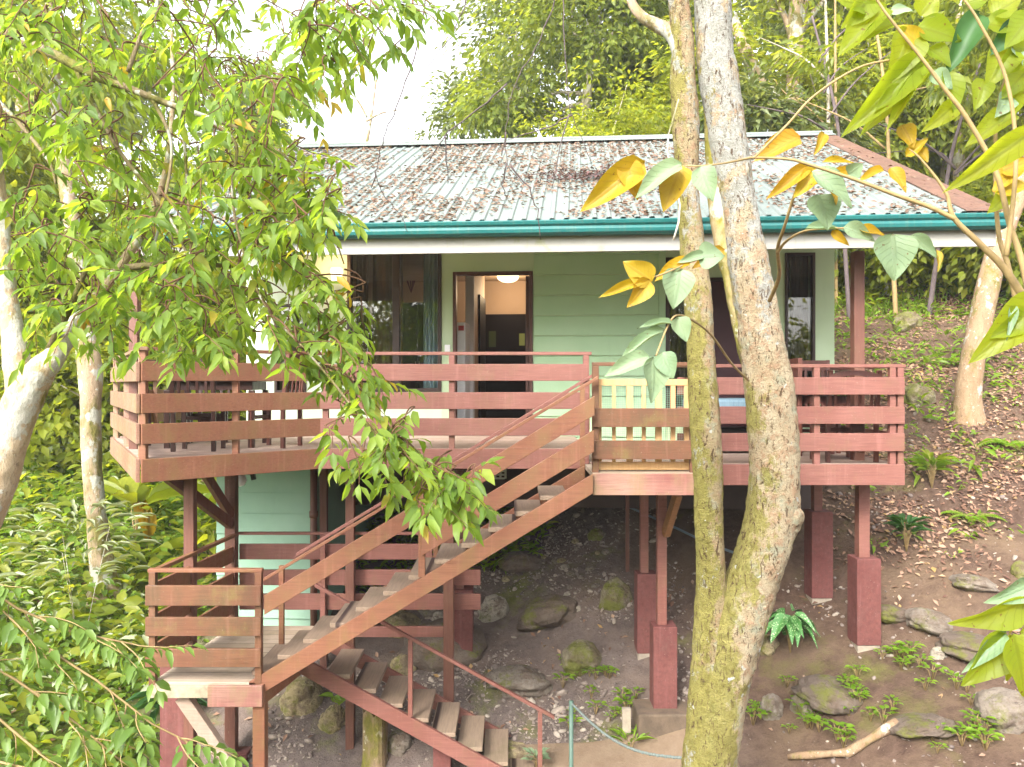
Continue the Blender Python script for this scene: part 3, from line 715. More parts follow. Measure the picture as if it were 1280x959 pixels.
# rusty capping along the verge
vc = hb()
for back in (False, True):
    a = [roof_pt(RU1 - .30, 0, .034, back), roof_pt(RU1 + .03, 0, .034, back), roof_pt(RU1 + .03, 1, .034, back), roof_pt(RU1 - .30, 1, .034, back)]
    b = [p + Vector((0, 0, -.012)) for p in a]
    vc.add(a + b, [(0,1,2,3),(7,6,5,4),(0,4,5,1),(1,5,6,2),(2,6,7,3),(3,7,4,0)])
vc.build("verge_capping", RUST_CAP, rf)
bb = hb()
for uu in (RU0 - .025, RU1 + .003):
    for back in (False, True):
        a = [roof_pt(uu, 0, -.01, back), roof_pt(uu + .025, 0, -.01, back), roof_pt(uu + .025, 1, -.01, back), roof_pt(uu, 1, -.01, back)]
        b = [p + Vector((0, 0, -.2)) for p in a]
        bb.add(a + b, [(0,1,2,3),(7,6,5,4),(0,4,5,1),(1,5,6,2),(2,6,7,3),(3,7,4,0)])
bb.build("barge_board", WHITE_FASCIA, rf)
so = hb()
for back in (False, True):
    a = [roof_pt(RU0, .03, -.05, back), roof_pt(RU1, .03, -.05, back), roof_pt(RU1, 1, -.05, back), roof_pt(RU0, 1, -.05, back)]
    b = [p + Vector((0, 0, -.02)) for p in a]
    so.add(a + b, [(0,1,2,3),(7,6,5,4),(0,4,5,1),(1,5,6,2),(2,6,7,3),(3,7,4,0)])
so.build("soffit", SOFFIT, rf)
# gutter: an ogee profile swept along the eave
gp = [(8.12, 1.62), (8.115, 1.49), (8.03, 1.488), (7.995, 1.512), (7.985, 1.545), (7.998, 1.572), (7.975, 1.592), (7.965, 1.622), (7.972, 1.632), (7.982, 1.622), (8.0, 1.598), (8.01, 1.52), (8.1, 1.51), (8.105, 1.62)]
gm = hb(); n = len(gp)
GU0, GU1 = RU0 - .1, RU1 + .06
gm.add([(GU0, v, z) for v, z in gp] + [(GU1, v, z) for v, z in gp], [(i, (i + 1) % n, (i + 1) % n + n, i + n) for i in range(n)])
for uu in (GU0, GU1 - .006):
    e = gp[1:9] + [(8.1, 1.63)]
    k = len(e); gm.add([(uu, v, z) for v, z in e] + [(uu + .006, v, z) for v, z in e], [tuple(range(k)), tuple(range(2 * k - 1, k - 1, -1))] + [((i + 1) % k, i, i + k, (i + 1) % k + k) for i in range(k)])
gut = gm.build("gutter", TEAL, rf, .002)
fc = hb(); fc.box(RU0, RU1 + .02, 8.122, 8.16, 1.335, 1.668); fc.build("fascia_board", WHITE_FASCIA, rf, .003)
# verandah posts that carry the eave
vp = hb(); p = Wp(1072, 480, 8.5); vpo = MB(); vpo.box(p.x - .055, p.x + .055, 8.45, 8.56, FR, 1.40); vpo.build("verandah_post", POST_PAINT, house, .004)
p = Wp(169, 480, 8.35); vpo = MB(); vpo.box(p.x - .045, p.x + .045, 8.3, 8.39, FL, 1.40); vpo.build("verandah_post", POST_PAINT, house, .004)
# lower storey room under the terrace
LV = 9.95
lu0, _ = Hu(272, 650, LV); lu1, _ = Hu(388, 650, LV)
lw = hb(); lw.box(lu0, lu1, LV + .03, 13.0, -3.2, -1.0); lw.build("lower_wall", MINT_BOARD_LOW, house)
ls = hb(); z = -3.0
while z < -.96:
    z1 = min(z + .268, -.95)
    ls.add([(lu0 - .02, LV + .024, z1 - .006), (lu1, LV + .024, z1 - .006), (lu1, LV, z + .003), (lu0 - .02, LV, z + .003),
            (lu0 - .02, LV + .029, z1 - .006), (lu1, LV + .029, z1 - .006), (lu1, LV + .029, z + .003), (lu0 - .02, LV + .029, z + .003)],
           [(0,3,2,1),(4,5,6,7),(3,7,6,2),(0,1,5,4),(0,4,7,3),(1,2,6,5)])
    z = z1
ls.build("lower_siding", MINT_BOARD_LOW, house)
dp = hb(); dp.tube([(lu1 + .05, LV - .02, -.95), (lu1 + .05, LV - .02, -3.2)], .045, 12); dp.tube([(lu1 + .05, LV - .02, -1.62), (lu1 + .05, LV - .02, -1.7)], .055, 12); dp.build("downpipe", POST_PAINT, house, smooth=True)
# foundation wall with vent block behind the stairs
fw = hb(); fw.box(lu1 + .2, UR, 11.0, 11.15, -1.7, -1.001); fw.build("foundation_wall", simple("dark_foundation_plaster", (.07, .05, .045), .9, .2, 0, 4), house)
a, zt = Hu(613, 584, 10.98); b, zb = Hu(632, 598, 10.98)
vb = hb(); wd = (b - a); ht = zt - zb
for i in range(4): vb.box(a + i * wd / 3 - .012, a + i * wd / 3 + .012, 10.94, 10.995, zb, zt)
for i in range(4): vb.box(a + .0125, b - .0125, 10.945, 10.994, zb + i * ht / 3 - .01, zb + i * ht / 3 + .01)
vb.build("vent_block", concrete("vent_block_concrete", (.5, .5, .42), (.42, .42, .34)), house)
fj = hb()
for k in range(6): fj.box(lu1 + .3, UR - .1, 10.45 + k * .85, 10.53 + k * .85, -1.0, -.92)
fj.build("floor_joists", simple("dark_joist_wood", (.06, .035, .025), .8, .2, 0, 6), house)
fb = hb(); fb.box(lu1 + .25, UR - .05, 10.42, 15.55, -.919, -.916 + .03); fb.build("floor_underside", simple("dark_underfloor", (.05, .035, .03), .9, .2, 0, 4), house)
# downpipe elbow light fitting under the terrace: white globe lamp
# ------------------------------------------------------------------ fridge, wardrobe, dried flowers inside
u0, z1 = Hu(571, 403, 11.1); u1, _ = Hu(582.5, 403, 11.1)
fr = thing("refrigerator", "white refrigerator with a red magnet just inside the open door", "refrigerator", HM @ Vector((u1 - .3, 11.35, FL)), -TH)
m = hb(); m.box(u1 - .58, u1, 11.1, 11.6, FL + .02, z1); m.build("body", WHITE_ENAMEL, fr, .015)
m = hb(); m.box(u1 - .575, u1 - .004, 11.05, 11.097, FL + .06, z1 - .42); d_ = m.build("door", WHITE_ENAMEL, fr, .012)
m = hb(); m.box(u1 - .575, u1 - .004, 11.05, 11.097, z1 - .41, z1 - .005); m.build("freezer_door", WHITE_ENAMEL, fr, .012)
m = hb(); m.box(u1 - .1, u1 - .02, 11.035, 11.048, z1 - .12, z1 - .05); m.build("magnet", RED_PLASTIC, fr, .003)
m = hb(); m.tube([(u1 - .53, 11.02, z1 - .85), (u1 - .53, 11.02, z1 - .5)], .012, 8); m.build("handle", WHITE_ENAMEL, d_)
u0, z1 = Hu(497, 378, 12.6); u1, _ = Hu(531, 378, 12.6)
wd_ = thing("wardrobe", "dark blue-grey cupboard seen through the window beside the blue curtain", "cupboard", HM @ Vector(((u0 + u1) / 2, 12.9, FL)), -TH)
m = hb(); m.box(u0, u1 + .2, 12.65, 13.2, FL, z1); m.build("body", simple("dark_blue_grey_lacquer", (.035, .04, .06), .4), wd_, .01)
mid_ = (u0 + u1 + .2) / 2
for a, b in ((u0 + .01, mid_ - .005), (mid_ + .005, u1 + .19)):
    m = hb(); m.box(a, b, 12.62, 12.648, FL + .08, z1 - .02); d_ = m.build("door", simple("dark_blue_grey_door", (.04, .045, .07), .35), wd_, .006)
    m = hb(); m.tube([(mid_ + (.03 if a > mid_ else -.03), 12.6, .1), (mid_ + (.03 if a > mid_ else -.03), 12.6, .35)], .008, 6); m.build("handle", simple("dull_metal", (.4, .4, .4), .3, .5, 1), d_)

# ================================================================== DECKS
def board(root, a, b, z0, z1, th=.035, side=1, mat=RAIL_PINK, name="rail_board", bev=.004):
    m = MB(); m.wallbar(a, b, z0, z1, th, side); return m.build(name, mat, root, bev)
def post(root, x, y, z0, z1, w_=.06, mat=RAIL_PINK, name="rail_post"):
    m = MB(); m.box(x - w_ / 2, x + w_ / 2, y - w_ / 2, y + w_ / 2, z0, z1); return m.build(name, mat, root, .004)
BZ = [(.703, .878), (.412, .587), (.135, .316)]
def pier(root, x, y, ztop, w_=.25, deep=.5):
    zb = min(Hz(x - .12, y - .12), Hz(x + .12, y - .12), Hz(x, y)) - deep
    m = MB(); m.box(x - w_ / 2, x + w_ / 2, y - w_ / 2, y + w_ / 2, Hz(x, y - .12) + .05, ztop); o = m.build("pier", PIER_PAINT, root, .008)
    m = MB(); m.box(x - w_ / 2 + .008, x + w_ / 2 - .008, y - w_ / 2 + .008, y + w_ / 2 - .008, zb, Hz(x, y - .12) + .049); m.build("pier_base", CONCRETE, o, .01)
    return o

# --- terrace on the left
F0, F1, F2 = (-3.32, 7.15), (-2.0, 8.33), (.80, 8.33)
L1, L2 = (-5.03, 10.1), (-5.03, 12.4)
terr = thing("terrace", "long raised reddish timber terrace with three-board railing and an angled end", "deck", (-2.2, 9.2, -1.0))
m = MB(); m.prism_z([F0, F1, F2, (.80, 10.42), (-2.9, 10.64), (-2.9, 12.4), L2, L1], FL - .045, FL); m.build("floor", DECK_FLOOR, terr)
m = MB()
for k in range(5):
    yy = 8.5 + k * .42; m.box(-3.6 if k > 0 else -2.6, .75, yy, yy + .05, FL - .19, FL - .046)
m.box(-4.4, -3.0, 10.72, 10.77, FL - .19, FL - .046)
m.build("joist", POST_PAINT, terr)
def railing(root, a, b, zf, mat, ta=0.0, tb=1.0, posts=(0., .5, 1.), boards=(0, 1, 2), fascia=None, side=1, fmat=None, pw=.06, top=True, phase=0, ext=0.0):
    a_ = Vector(a); b_ = Vector(b); d = (b_ - a_).normalized(); n = Vector((-d.y, d.x)) * side
    for i in boards:
        z0, z1 = BZ[i]; e = ext
        jz = random.uniform(-.005, .005); board(root, a_ - d * e - n * .037, b_ + d * e - n * .037, zf + z0 + jz, zf + z1 + jz, .032, side, mat)
    if fascia: board(root, a_ - d * ext - n * .038, b_ + d * ext - n * .038, zf - fascia, zf + .004, .034, side, fmat or mat, "fascia_board")
    off = n * (pw / 2 - .003)
    for t in posts:
        p = a_ + (b_ - a_) * t + off
        post(root, p.x, p.y, zf, zf + .976 - .001, pw, mat)
    if top:
        m = MB(); p0 = a_ + off - d * .03; p1 = b_ + off + d * .03
        m.beam((p0.x, p0.y, zf + .993), (p1.x, p1.y, zf + .993), .06, .034); m.build("top_rail", mat, root, .004)
# board side: boards face outwards, posts stand behind them on the deck
railing(terr, F0, F1, FL, RAIL_STAIR, posts=(.02, .5), fascia=.205)
railing(terr, F1, F2, FL, RAIL_PINK, posts=(.02, .49, .99), fascia=.205)
BLEACHED = painted_wood("paint_rail_bleached", (.24, .12, .085), (.32, .2, .14), (.2, .16, .065), wear=.9, moss=.3)
railing(terr, L1, F0, FL, BLEACHED, posts=(.03, .5, .97), fascia=.205, fmat=BLEACHED)
railing(terr, L2, L1, FL, RAIL_BROWN, posts=(.03, .5), fascia=.205)
# a taller post section at the stair head, new pale wood
post(terr, .795, 8.43, FL, FL + .73, .045, PALE_WOOD, "new_post")
# supports
def support(root, px, y, ztop, w_=.11, zbot=None, mat=POST_PAINT):
    x = (px - 640) / 1000 * y; zb = Hz(x, y) - .2 if zbot is None else zbot
    m = MB(); m.box(x - w_ / 2, x + w_ / 2, y - w_ / 2, y + w_ / 2, zb, ztop); return x, m.build("support_post", mat, root, .005)
zt_ = FL - .046
x238, _ = support(terr, 238, 7.98, zt_, .10)
x288, _ = support(terr, 289.5, 8.95, zt_, .118)
support(terr, 438, 8.9, zt_, .095); support(terr, 561, 8.9, zt_, .115); support(terr, 405, 10.2, zt_, .09)
support(terr, 575, 10.0, zt_, .1, -2.9)
pier(terr, -.61, 10.0, -2.55)
m = MB(); m.beam(Wp(288, 655, 8.88), Wp(208, 594, 7.75), .07, .11); m.build("brace", POST_PAINT, terr, .004)
m = MB(); m.beam(Wp(289, 645, 8.9), Wp(255, 590, 8.55), .07, .09); m.build("brace", POST_PAINT, terr, .004)
# globe lamp under the terrace
lg = MB(); c_ = Wp(300, 600, 9.2); lg.lathe((c_.x, c_.y, c_.z), [(.01, -.075), (.05, -.06), (.075, -.01), (.06, .045), (.03, .06)], 18)
lgo = lg.build("globe_lamp", WHITE_ENAMEL, terr, smooth=True)
m = MB(); m.box(c_.x - .02, c_.x + .16, c_.y - .03, c_.y + .03, c_.z + .062, c_.z + .12); m.beam((c_.x + .14, c_.y, c_.z + .09), (c_.x + .16, c_.y, c_.z + .0), .05, .05); m.build("lamp_bracket", BLACK, lgo, .006)

# --- porch deck on the right, with the stair-head landing
porch = thing("porch_deck", "pinkish timber porch deck on maroon concrete piers beside the lichen-spotted trunks", "deck", (2.4, 8.9, -1.2))
m = MB(); m.box(.81, 3.94, 8.095, 10.3, FR - .045, FR); m.build("floor", DECK_FLOOR, porch)
m = MB(); m.box(.735, 1.69, 7.30, 8.094, FR - .045, FR); m.build("landing_floor", LANDING_FLOOR, porch)
m = MB()
for k in range(4): m.box(.9, 3.9, 8.3 + k * .5, 8.35 + k * .5, FR - .19, FR - .046)
m.build("joist", POST_PAINT, porch)
A, B_ = (1.66, 8.06), (3.94, 8.06)
railing(porch, A, B_, FR, RAIL_PINK, posts=(.08, .62, .955, .99), fascia=.205, ext=.0)
railing(porch, (3.94, 8.1), (3.94, 10.1), FR, RAIL_PINK, posts=(.5, .97), fascia=.2, side=1)
# landing
board(porch, (.735, 7.28), (1.68, 7.28), FR + .418, FR + .589, .034, 1, RAIL_BROWN)
board(porch, (.735, 7.28), (1.70, 7.28), FR + .125, FR + .295, .034, 1, RAIL_BROWN)
board(porch, (.735, 7.262), (1.70, 7.262), FR - .2, FR - .004, .034, 1, FASCIA_OLD, "fascia_board")
post(porch, .765, 7.345, FR, FR + .976, .06, RAIL_BROWN); post(porch, 1.66, 7.345, FR, FR + .976, .06, RAIL_BROWN)
m = MB(); m.beam((.735, 7.345, FR + .993), (1.69, 7.345, FR + .993), .06, .034); m.build("top_rail", RAIL_BROWN, porch, .004)
for bz in ((.703, .878), (.412, .587), (.125, .295)): board(porch, (1.73, 7.28), (1.73, 8.05), FR + bz[0], FR + bz[1], .034, -1, RAIL_BROWN)
board(porch, (1.73, 7.262), (1.73, 8.09), FR - .2, FR - .004, .034, -1, FASCIA_OLD, "fascia_board")
m = MB(); m.beam((1.69, 7.33, FR + .993), (1.69, 8.1, FR + .993), .06, .034); m.build("top_rail", RAIL_BROWN, porch, .004)
# piers and their posts
def pier_px(root, px, py_top, y, pw=.095, wv=.25):
    x = (px - 640) / 1000 * y; zt = (479.5 - py_top) / 1000 * (y - wv / 2)
    pier(root, x, y, zt, wv)
    m = MB(); m.box(x - pw / 2 - .02, x + pw / 2 - .02, y - pw / 2, y + pw / 2, zt, FR - .046); m.build("support_post", RAIL_PINK, root, .004)
    return x
pier_px(porch, 829, 784, 8.5, .10); pier_px(porch, 807, 718, 9.45, .095, .235); pier_px(porch, 1023, 640, 9.45, .1); pier_px(porch, 1080, 699, 8.55, .115, .255)
m = MB(); m.beam(Wp(832, 668, 8.45), Wp(847, 618, 8.2), .07, .09); m.build("brace", painted_wood("bare_brown_wood", (.2, .09, .035), (.25, .12, .05), (.14, .07, .03)), porch, .004)
p = Wp(784, 644, 10.9); m = MB(); m.box(p.x - .025, p.x + .025, 10.87, 10.93, Hz(p.x, 10.9) - .1, FR - .046); m.build("support_post", POST_PAINT, porch, .004)

# --- the slatted wooden gate at the stair head
gate = thing("wooden_gate", "pale new wooden slatted gate with wire mesh behind the landing boards", "gate", (1.2, 7.5, FR))
GY0 = 7.42
gx0, gx1 = (743 - 640) / 1000 * 7.44, (861 - 640) / 1000 * 7.44
gz1, gz0 = (479.5 - 474) / 1000 * 7.44, FR + .012
m = MB(); m.box(gx0, gx1, GY0, GY0 + .035, gz1 - .06, gz1); m.build("top_bar", PALE_WOOD, gate, .004)
m = MB(); m.box(gx0, gx1, GY0, GY0 + .05, gz0, gz0 + .075); m.build("bottom_bar", PALE_WOOD, gate, .006)
for i, (a, b) in enumerate(((743, 752), (765, 769.5), (783, 791), (802, 807), (819, 827), (838, 844), (855, 861))):
    m = MB(); m.box((a - 640) * .00744, (b - 640) * .00744, GY0 + .002, GY0 + (.033 if i % 2 == 0 else .024), gz0 + .076, gz1 - .061); m.build("slat", PALE_WOOD, gate, .003)
m = MB()
n1, n2 = 46, 34
for i in range(n1): xx = gx0 + .03 + (gx1 - gx0 - .06) * i / (n1 - 1); m.box(xx - .001, xx + .001, GY0 + .038, GY0 + .040, gz0 + .08, gz1 - .065)
for i in range(n2): zz = gz0 + .085 + (gz1 - gz0 - .155) * i / (n2 - 1); m.box(gx0 + .03, gx1 - .03, GY0 + .0405, GY0 + .0425, zz - .001, zz + .001)
m.build("wire_mesh", simple("green_wire", (.2, .33, .25), .5), gate)

# --- stair flights
def flight(root, X0, Z0, dx, dz, n, ya, yb, treadmat, sw=.045, tdepth=.255, rmat=RAIL_STAIR):
    """n treads descending from X0 in steps of dx (signed); stringers at ya (front) and yb (back)"""
    s_ = dz / abs(dx)
    Xe = X0 + dx * (n + 1); Ze = Z0 - dz * (n + 1)
    for y0 in (ya, yb):
        m = MB(); m.prism_y([(X0, Z0), (Xe, Ze), (Xe, Ze - .175), (X0, Z0 - .175)] if dx > 0 else [(Xe, Ze), (X0, Z0), (X0, Z0 - .175), (Xe, Ze - .175)], y0, y0 + sw)
        m.build("stringer", rmat, root, .004)
    for i in range(n):
        xc = X0 + dx * (i + 1); zc = Z0 - dz * (i + 1)
        m = MB(); a, b = sorted((xc - math.copysign(.02, dx), xc + math.copysign(tdepth, dx) - math.copysign(.02, dx)))
        jx = random.uniform(-.006, .006)
        m.box(a + jx, b + jx, ya + sw + .002, yb - .002, zc - .055 - .045, zc - .055 - random.uniform(0, .004)); m.build("tread", treadmat, root, .006)
up = thing("upper_staircase", "reddish timber stair flight descending from the slatted gate to the low landing", "staircase", (-.8, 7.6, -2.0))
DX, DZ = .2385, .1442
flight(up, .73, FR, -DX, DZ, 12, 7.2, 7.99, TREAD_WORN)
sl = DZ / DX
def sloped(root, x0, x1, o0, o1, y0, y1, mat, name, X0=.73, Z0=FR, s_=sl, bev=.004):
    zf = lambda x: Z0 + s_ * (x - X0)
    m = MB(); m.prism_y([(x0, zf(x0) + o0), (x1, zf(x1) + o0), (x1, zf(x1) + o1), (x0, zf(x0) + o1)], y0, y1); return m.build(name, mat, root, bev)
xb = -2.22
sloped(up, xb, .74, .525, .70, 7.165, 7.199, RAIL_STAIR, "rail_board"); sloped(up, (527 - 640) * .0072, .735, .20, .396, 7.165, 7.199, RAIL_STAIR, "rail_board")
sloped(up, xb - .02, .78, .825, .858, 7.2, 7.25, RAIL_STAIR, "handrail"); sloped(up, xb + .06, .80, .83, .865, 8.0, 8.05, RAIL_PINK, "handrail")
for px, y, yy in ((527, 7.2, 7.225),):
    x = (px - 640) / 1000 * y; zf = FR + sl * (x - .73); m = MB(); m.box(x - .03, x + .03, 7.2, 7.247, zf + .002, zf + .82); m.build("rail_post", RAIL_STAIR, up, .004)
for px in (352, 545, 728):
    x = (px - 640) / 1000 * 8.02; zf = FR + sl * (x - .73); m = MB(); m.box(x - .025, x + .025, 8.0, 8.045, zf - .1, zf + .828); m.build("rail_post", RAIL_STAIR, up, .004)

FW = -2.69
low = thing("lower_landing", "low weathered timber landing with mossy railing where both stair flights meet", "landing", (-2.8, 8.0, -2.9))
LA, LB, LC, LD = (-3.28, 7.16), (-2.25, 7.16), (-2.12, 8.9), (-3.13, 8.9)
m = MB(); m.prism_z([(-3.25, 7.2), (-2.27, 7.2), (-2.14, 8.88), (-3.11, 8.88)], FW - .05, FW); m.build("floor", LANDING_FLOOR, low, .006)
m = MB(); m.box(-3.25, -2.72, 7.165, 7.199, FW - .13, FW - .02); m.build("fascia_board", simple("bleached_mossy_board", (.4, .34, .24), .8, .2, 0, 14, .5), low, .006)
m = MB(); m.box(-2.72, -2.23, 7.14, 7.175, FW - .20, FW - .01); m.build("fascia_board", FASCIA_OLD, low, .006)
board(low, (-2.23, 7.18), (-2.09, 7.95), FW - .2, FW - .01, .035, 1, RAIL_STAIR, "fascia_board")
m = MB(); m.box(-3.2, -.66, 8.86, 8.9, FW - .12, FW - .005); m.build("edge_beam", RAIL_PINK, low, .004)
for i, (z0, z1) in enumerate(((.70, .88), (.428, .595), (.15, .314))): board(low, (-3.285, 7.16), (-2.25, 7.16), FW + z0, FW + z1, .032, 1, RAIL_BROWN)
for x in (-3.24, -2.285): post(low, x, 7.225, FW - .1, FW + .99, .06, RAIL_BROWN)
m = MB(); m.beam((-3.28, 7.225, FW + 1.005), (-2.25, 7.225, FW + 1.005), .06, .032); m.build("top_rail", RAIL_STAIR, low, .004)
for i, (z0, z1) in enumerate(BZ): board(low, (-3.13, 8.92), (-3.285, 7.2), FW + z0, FW + z1, .032, 1, RAIL_STAIR)
m = MB(); m.beam((-3.22, 7.2, FW + 1.005), (-3.08, 8.95, FW + 1.005), .055, .034); m.build("top_rail", RAIL_STAIR, low, .004)
for i, (z0, z1) in enumerate(BZ): board(low, (-3.08, 9.03), (-.9 if i == 0 else -.355, 9.03), FW + z0, FW + z1, .032, 1, RAIL_PINK)
m = MB(); m.beam((-3.08, 9.0, FW + 1.005), (-.8, 9.0, FW + 1.005), .05, .03); m.build("top_rail", RAIL_PINK, low, .004)
post(low, (404 - 640) * .00898, 8.98, FW - .1, FW + .99, .055, RAIL_PINK)
x, _ = support(low, 325.5, 7.24, FW - .051, .108, None, RAIL_STAIR)
xp = (229 - 640) * .0081; pier(low, xp - .06, 8.1, FW - .1, .25)
pier(low, x288 + .1, 8.95, -4.1, .2, .4)
m = MB(); m.beam(Wp(228, 870, 7.3), Wp(300, 975, 7.3), .09, .12); m.build("brace", painted_wood("bleached_brace_wood", (.36, .26, .2), (.42, .32, .26), (.28, .12, .08), wear=.6), low, .005)

lowf = thing("lower_staircase", "lower reddish stair flight with open worn treads leading down to the earth path", "staircase", (-.8, 8.3, -3.9))
LX0 = -2.1; LDX, LDZ = .262, .1448
flight(lowf, LX0, FW, LDX, LDZ, 9, 7.9, 8.72, TREAD_WORN, tdepth=.25, rmat=RAIL_PINK)
s2 = -LDZ / LDX
x0, x1 = LX0 - .35, .42
zf2 = lambda x: FW + s2 * (x - LX0)
sloped(lowf, -1.95, x1, .76, .795, 7.9, 7.945, RAIL_PINK, "handrail", LX0, FW, s2)
for px in (513, 675):
    x = (px - 640) / 1000 * 7.92; m = MB(); m.box(x - .022, x + .022, 7.9, 7.944, zf2(x) + .002, zf2(x) + .762); m.build("rail_post", RAIL_PINK, lowf, .003)
x = (480 - 640) * .0083; m = MB(); m.box(x - .1, x + .1, 7.96, 8.16, Hz(x, 8.06) - .3, zf2(x) - .2)
x = -.72; m = MB(); m.box(x - .09, x + .09, 8.2, 8.38, Hz(x, 8.3) - .3, zf2(x) - .16); m.build("pier", PIER_PAINT, lowf, .006)

# ================================================================== FURNITURE
def dining_chair(name, label, loc, rz, mat, hb_=.95, w_=.44, group=None, curved=False):
    t = thing(name, label, "chair", loc, rz, group); M0 = Matrix.Translation(Vector(loc)) @ Matrix.Rotation(rz, 4, 'Z')
    def mb(): return MB(M0)
    h = w_ / 2
    m = mb(); m.box(-h, h, -.21, .21, .42, .46); m.build("seat", mat, t, .008)
    for x in (-h + .025, h - .025):
        m = mb(); m.beam((x, -.18, 0), (x, -.18, .419), .042, .042, (0, 1, 0)); m.build("leg", mat, t, .004)
        m = mb(); m.beam((x, .19, 0), (x, .19, .45), .042, .042, (0, 1, 0)); m.beam((x, .19, .45), (x, .26, hb_), .042, .042, (0, 1, 0)); m.build("leg", mat, t, .004)
    m = mb()
    if curved:
        for i in range(8):
            a0 = -1 + i / 4; a1 = a0 + .25; f = lambda a: hb_ - .05 + .05 * (1 - a * a)
            m.add([(a0 * h, .24, f(a0) - .09 - .04 * (1 - a0 * a0) * -1), (a1 * h, .24, f(a1) - .09 + .04 * (1 - a1 * a1)), (a1 * h, .24, f(a1)), (a0 * h, .24, f(a0)),
                   (a0 * h, .275, f(a0) - .09 + .04 * (1 - a0 * a0)), (a1 * h, .275, f(a1) - .09 + .04 * (1 - a1 * a1)), (a1 * h, .275, f(a1)), (a0 * h, .275, f(a0))],
                  [(0,1,2,3),(7,6,5,4),(0,4,5,1),(2,6,7,3)] + ([(0,3,7,4)] if i == 0 else []) + ([(1,5,6,2)] if i == 7 else []))
    else: m.box(-h + .002, h - .002, .236, .272, hb_ - .13, hb_ - .002)
    for i in range(4):
        x = -h + .09 + i * (w_ - .18) / 3; m.beam((x, .205, .461), (x, .25, hb_ - .1), .03, .016, (0, 1, 0))
    m.build("backrest", mat, t, .004)
    m = mb(); m.box(-h + .03, h - .03, -.19, -.17, .3, .34); m.box(-h + .03, h - .03, .18, .2, .22, .26); m.build("stretcher", mat, t, .003)
    return t
def table(name, label, loc, rz, mat, lx, ly, h_=.74, round_=False):
    t = thing(name, label, "table", loc, rz); M0 = Matrix.Translation(Vector(loc)) @ Matrix.Rotation(rz, 4, 'Z')
    m = MB(M0)
    if round_:
        m.lathe((0, 0, 0), [(lx, h_ - .03), (lx + .01, h_ - .015), (lx, h_)], 36)
    else: m.box(-lx, lx, -ly, ly, h_ - .04, h_)
    m.build("tabletop", mat, t, .006)
    m = MB(M0); k = .72 if round_ else 1
    m.box(-(lx - .06) * k, (lx - .06) * k, -(ly - .06) * k, (ly - .06) * k, h_ - .13, h_ - .041); m.build("apron", mat, t, .004)
    for sx in (-1, 1):
        for sy in (-1, 1):
            m = MB(M0); x, y = sx * (lx - .07) * k, sy * (ly - .07) * k; m.box(x - .03, x + .03, y - .03, y + .03, 0, h_ - .131); m.build("leg", mat, t, .004)
    return t
CH = "dark dining chairs round the terrace table"
table("dining_table", "dark brown dining table at the far angled end of the terrace", (-3.22, 8.78, FL), .1, DARK_WOOD, .5, .42)
dining_chair("dining_chair", "dark dining chair nearest the angled railing, its back towards the camera", (-3.2, 8.18, FL), math.pi + .1, DARK_WOOD, group=CH)
dining_chair("dining_chair", "dark dining chair at the outer end of the terrace table, beside the corner post", (-3.88, 9.0, FL), math.pi / 2 + .45, DARK_WOOD, group=CH)
dining_chair("dining_chair", "dark dining chair behind the terrace table, facing the camera", (-3.5, 9.35, FL), .1, DARK_WOOD, group=CH)
dining_chair("dining_chair", "tall reddish dining chair at the house end of the terrace table", (-2.55, 8.62, FL), -math.pi / 2 - .2, RED_WOOD, 1.02, group=CH)
dining_chair("porch_chair", "curved-back porch chair tucked in the railing corner near the verandah post", (3.5, 8.45, FR), math.pi + .05, RED_WOOD, .95, .56, "chairs on the porch deck", True)
dining_chair("porch_chair", "tall straight-backed porch chair before the pale end of the mint wall", (3.62, 9.55, FR), -.1, RED_WOOD, 1.1, .48, "chairs on the porch deck")
table("porch_table", "small round reddish table between the two porch chairs", (3.5, 9.02, FR), .1, RED_WOOD, .36, .36, .72, True)
m = MB(); c_ = (3.42, 8.98, FR + .722); m.box(c_[0] - .13, c_[0] + .13, c_[1] - .09, c_[1] + .09, c_[2], c_[2] + .035)
mg = m.build("folded_cloth", cloth("white_cloth", (.7, .7, .68), (.6, .6, .58)), None, .012); setp(mg, "small white folded cloth lying on the round porch table", "cloth")
db = thing("daybed", "reddish wooden daybed with blue-grey mattress behind the leaning trunk", "daybed", (2.75, 9.35, FR))
m = MB(); m.box(2.05, 3.2, 8.95, 9.75, FR + .40, FR + .5); m.build("frame", RED_WOOD, db, .006)
m = MB(); m.box(2.07, 3.18, 8.96, 9.74, FR + .502, FR + .64); m.build("mattress", CUSHION, db, .03)
m = MB(); m.box(3.201, 3.25, 8.95, 9.75, FR, FR + 1.1); m.build("headboard", RED_WOOD, db, .008)
for x in (2.08, 3.14):
    for y in (8.98, 9.68): m = MB(); m.box(x, x + .06, y, y + .06, FR, FR + .399); m.build("leg", RED_WOOD, db, .004)
m = MB(); m.box(2.2, 3.05, 9.3, 9.6, FR + .03, FR + .3); bx_ = m.build("storage_box", BLACK, None, .02); setp(bx_, "black storage box pushed under the porch daybed", "box")
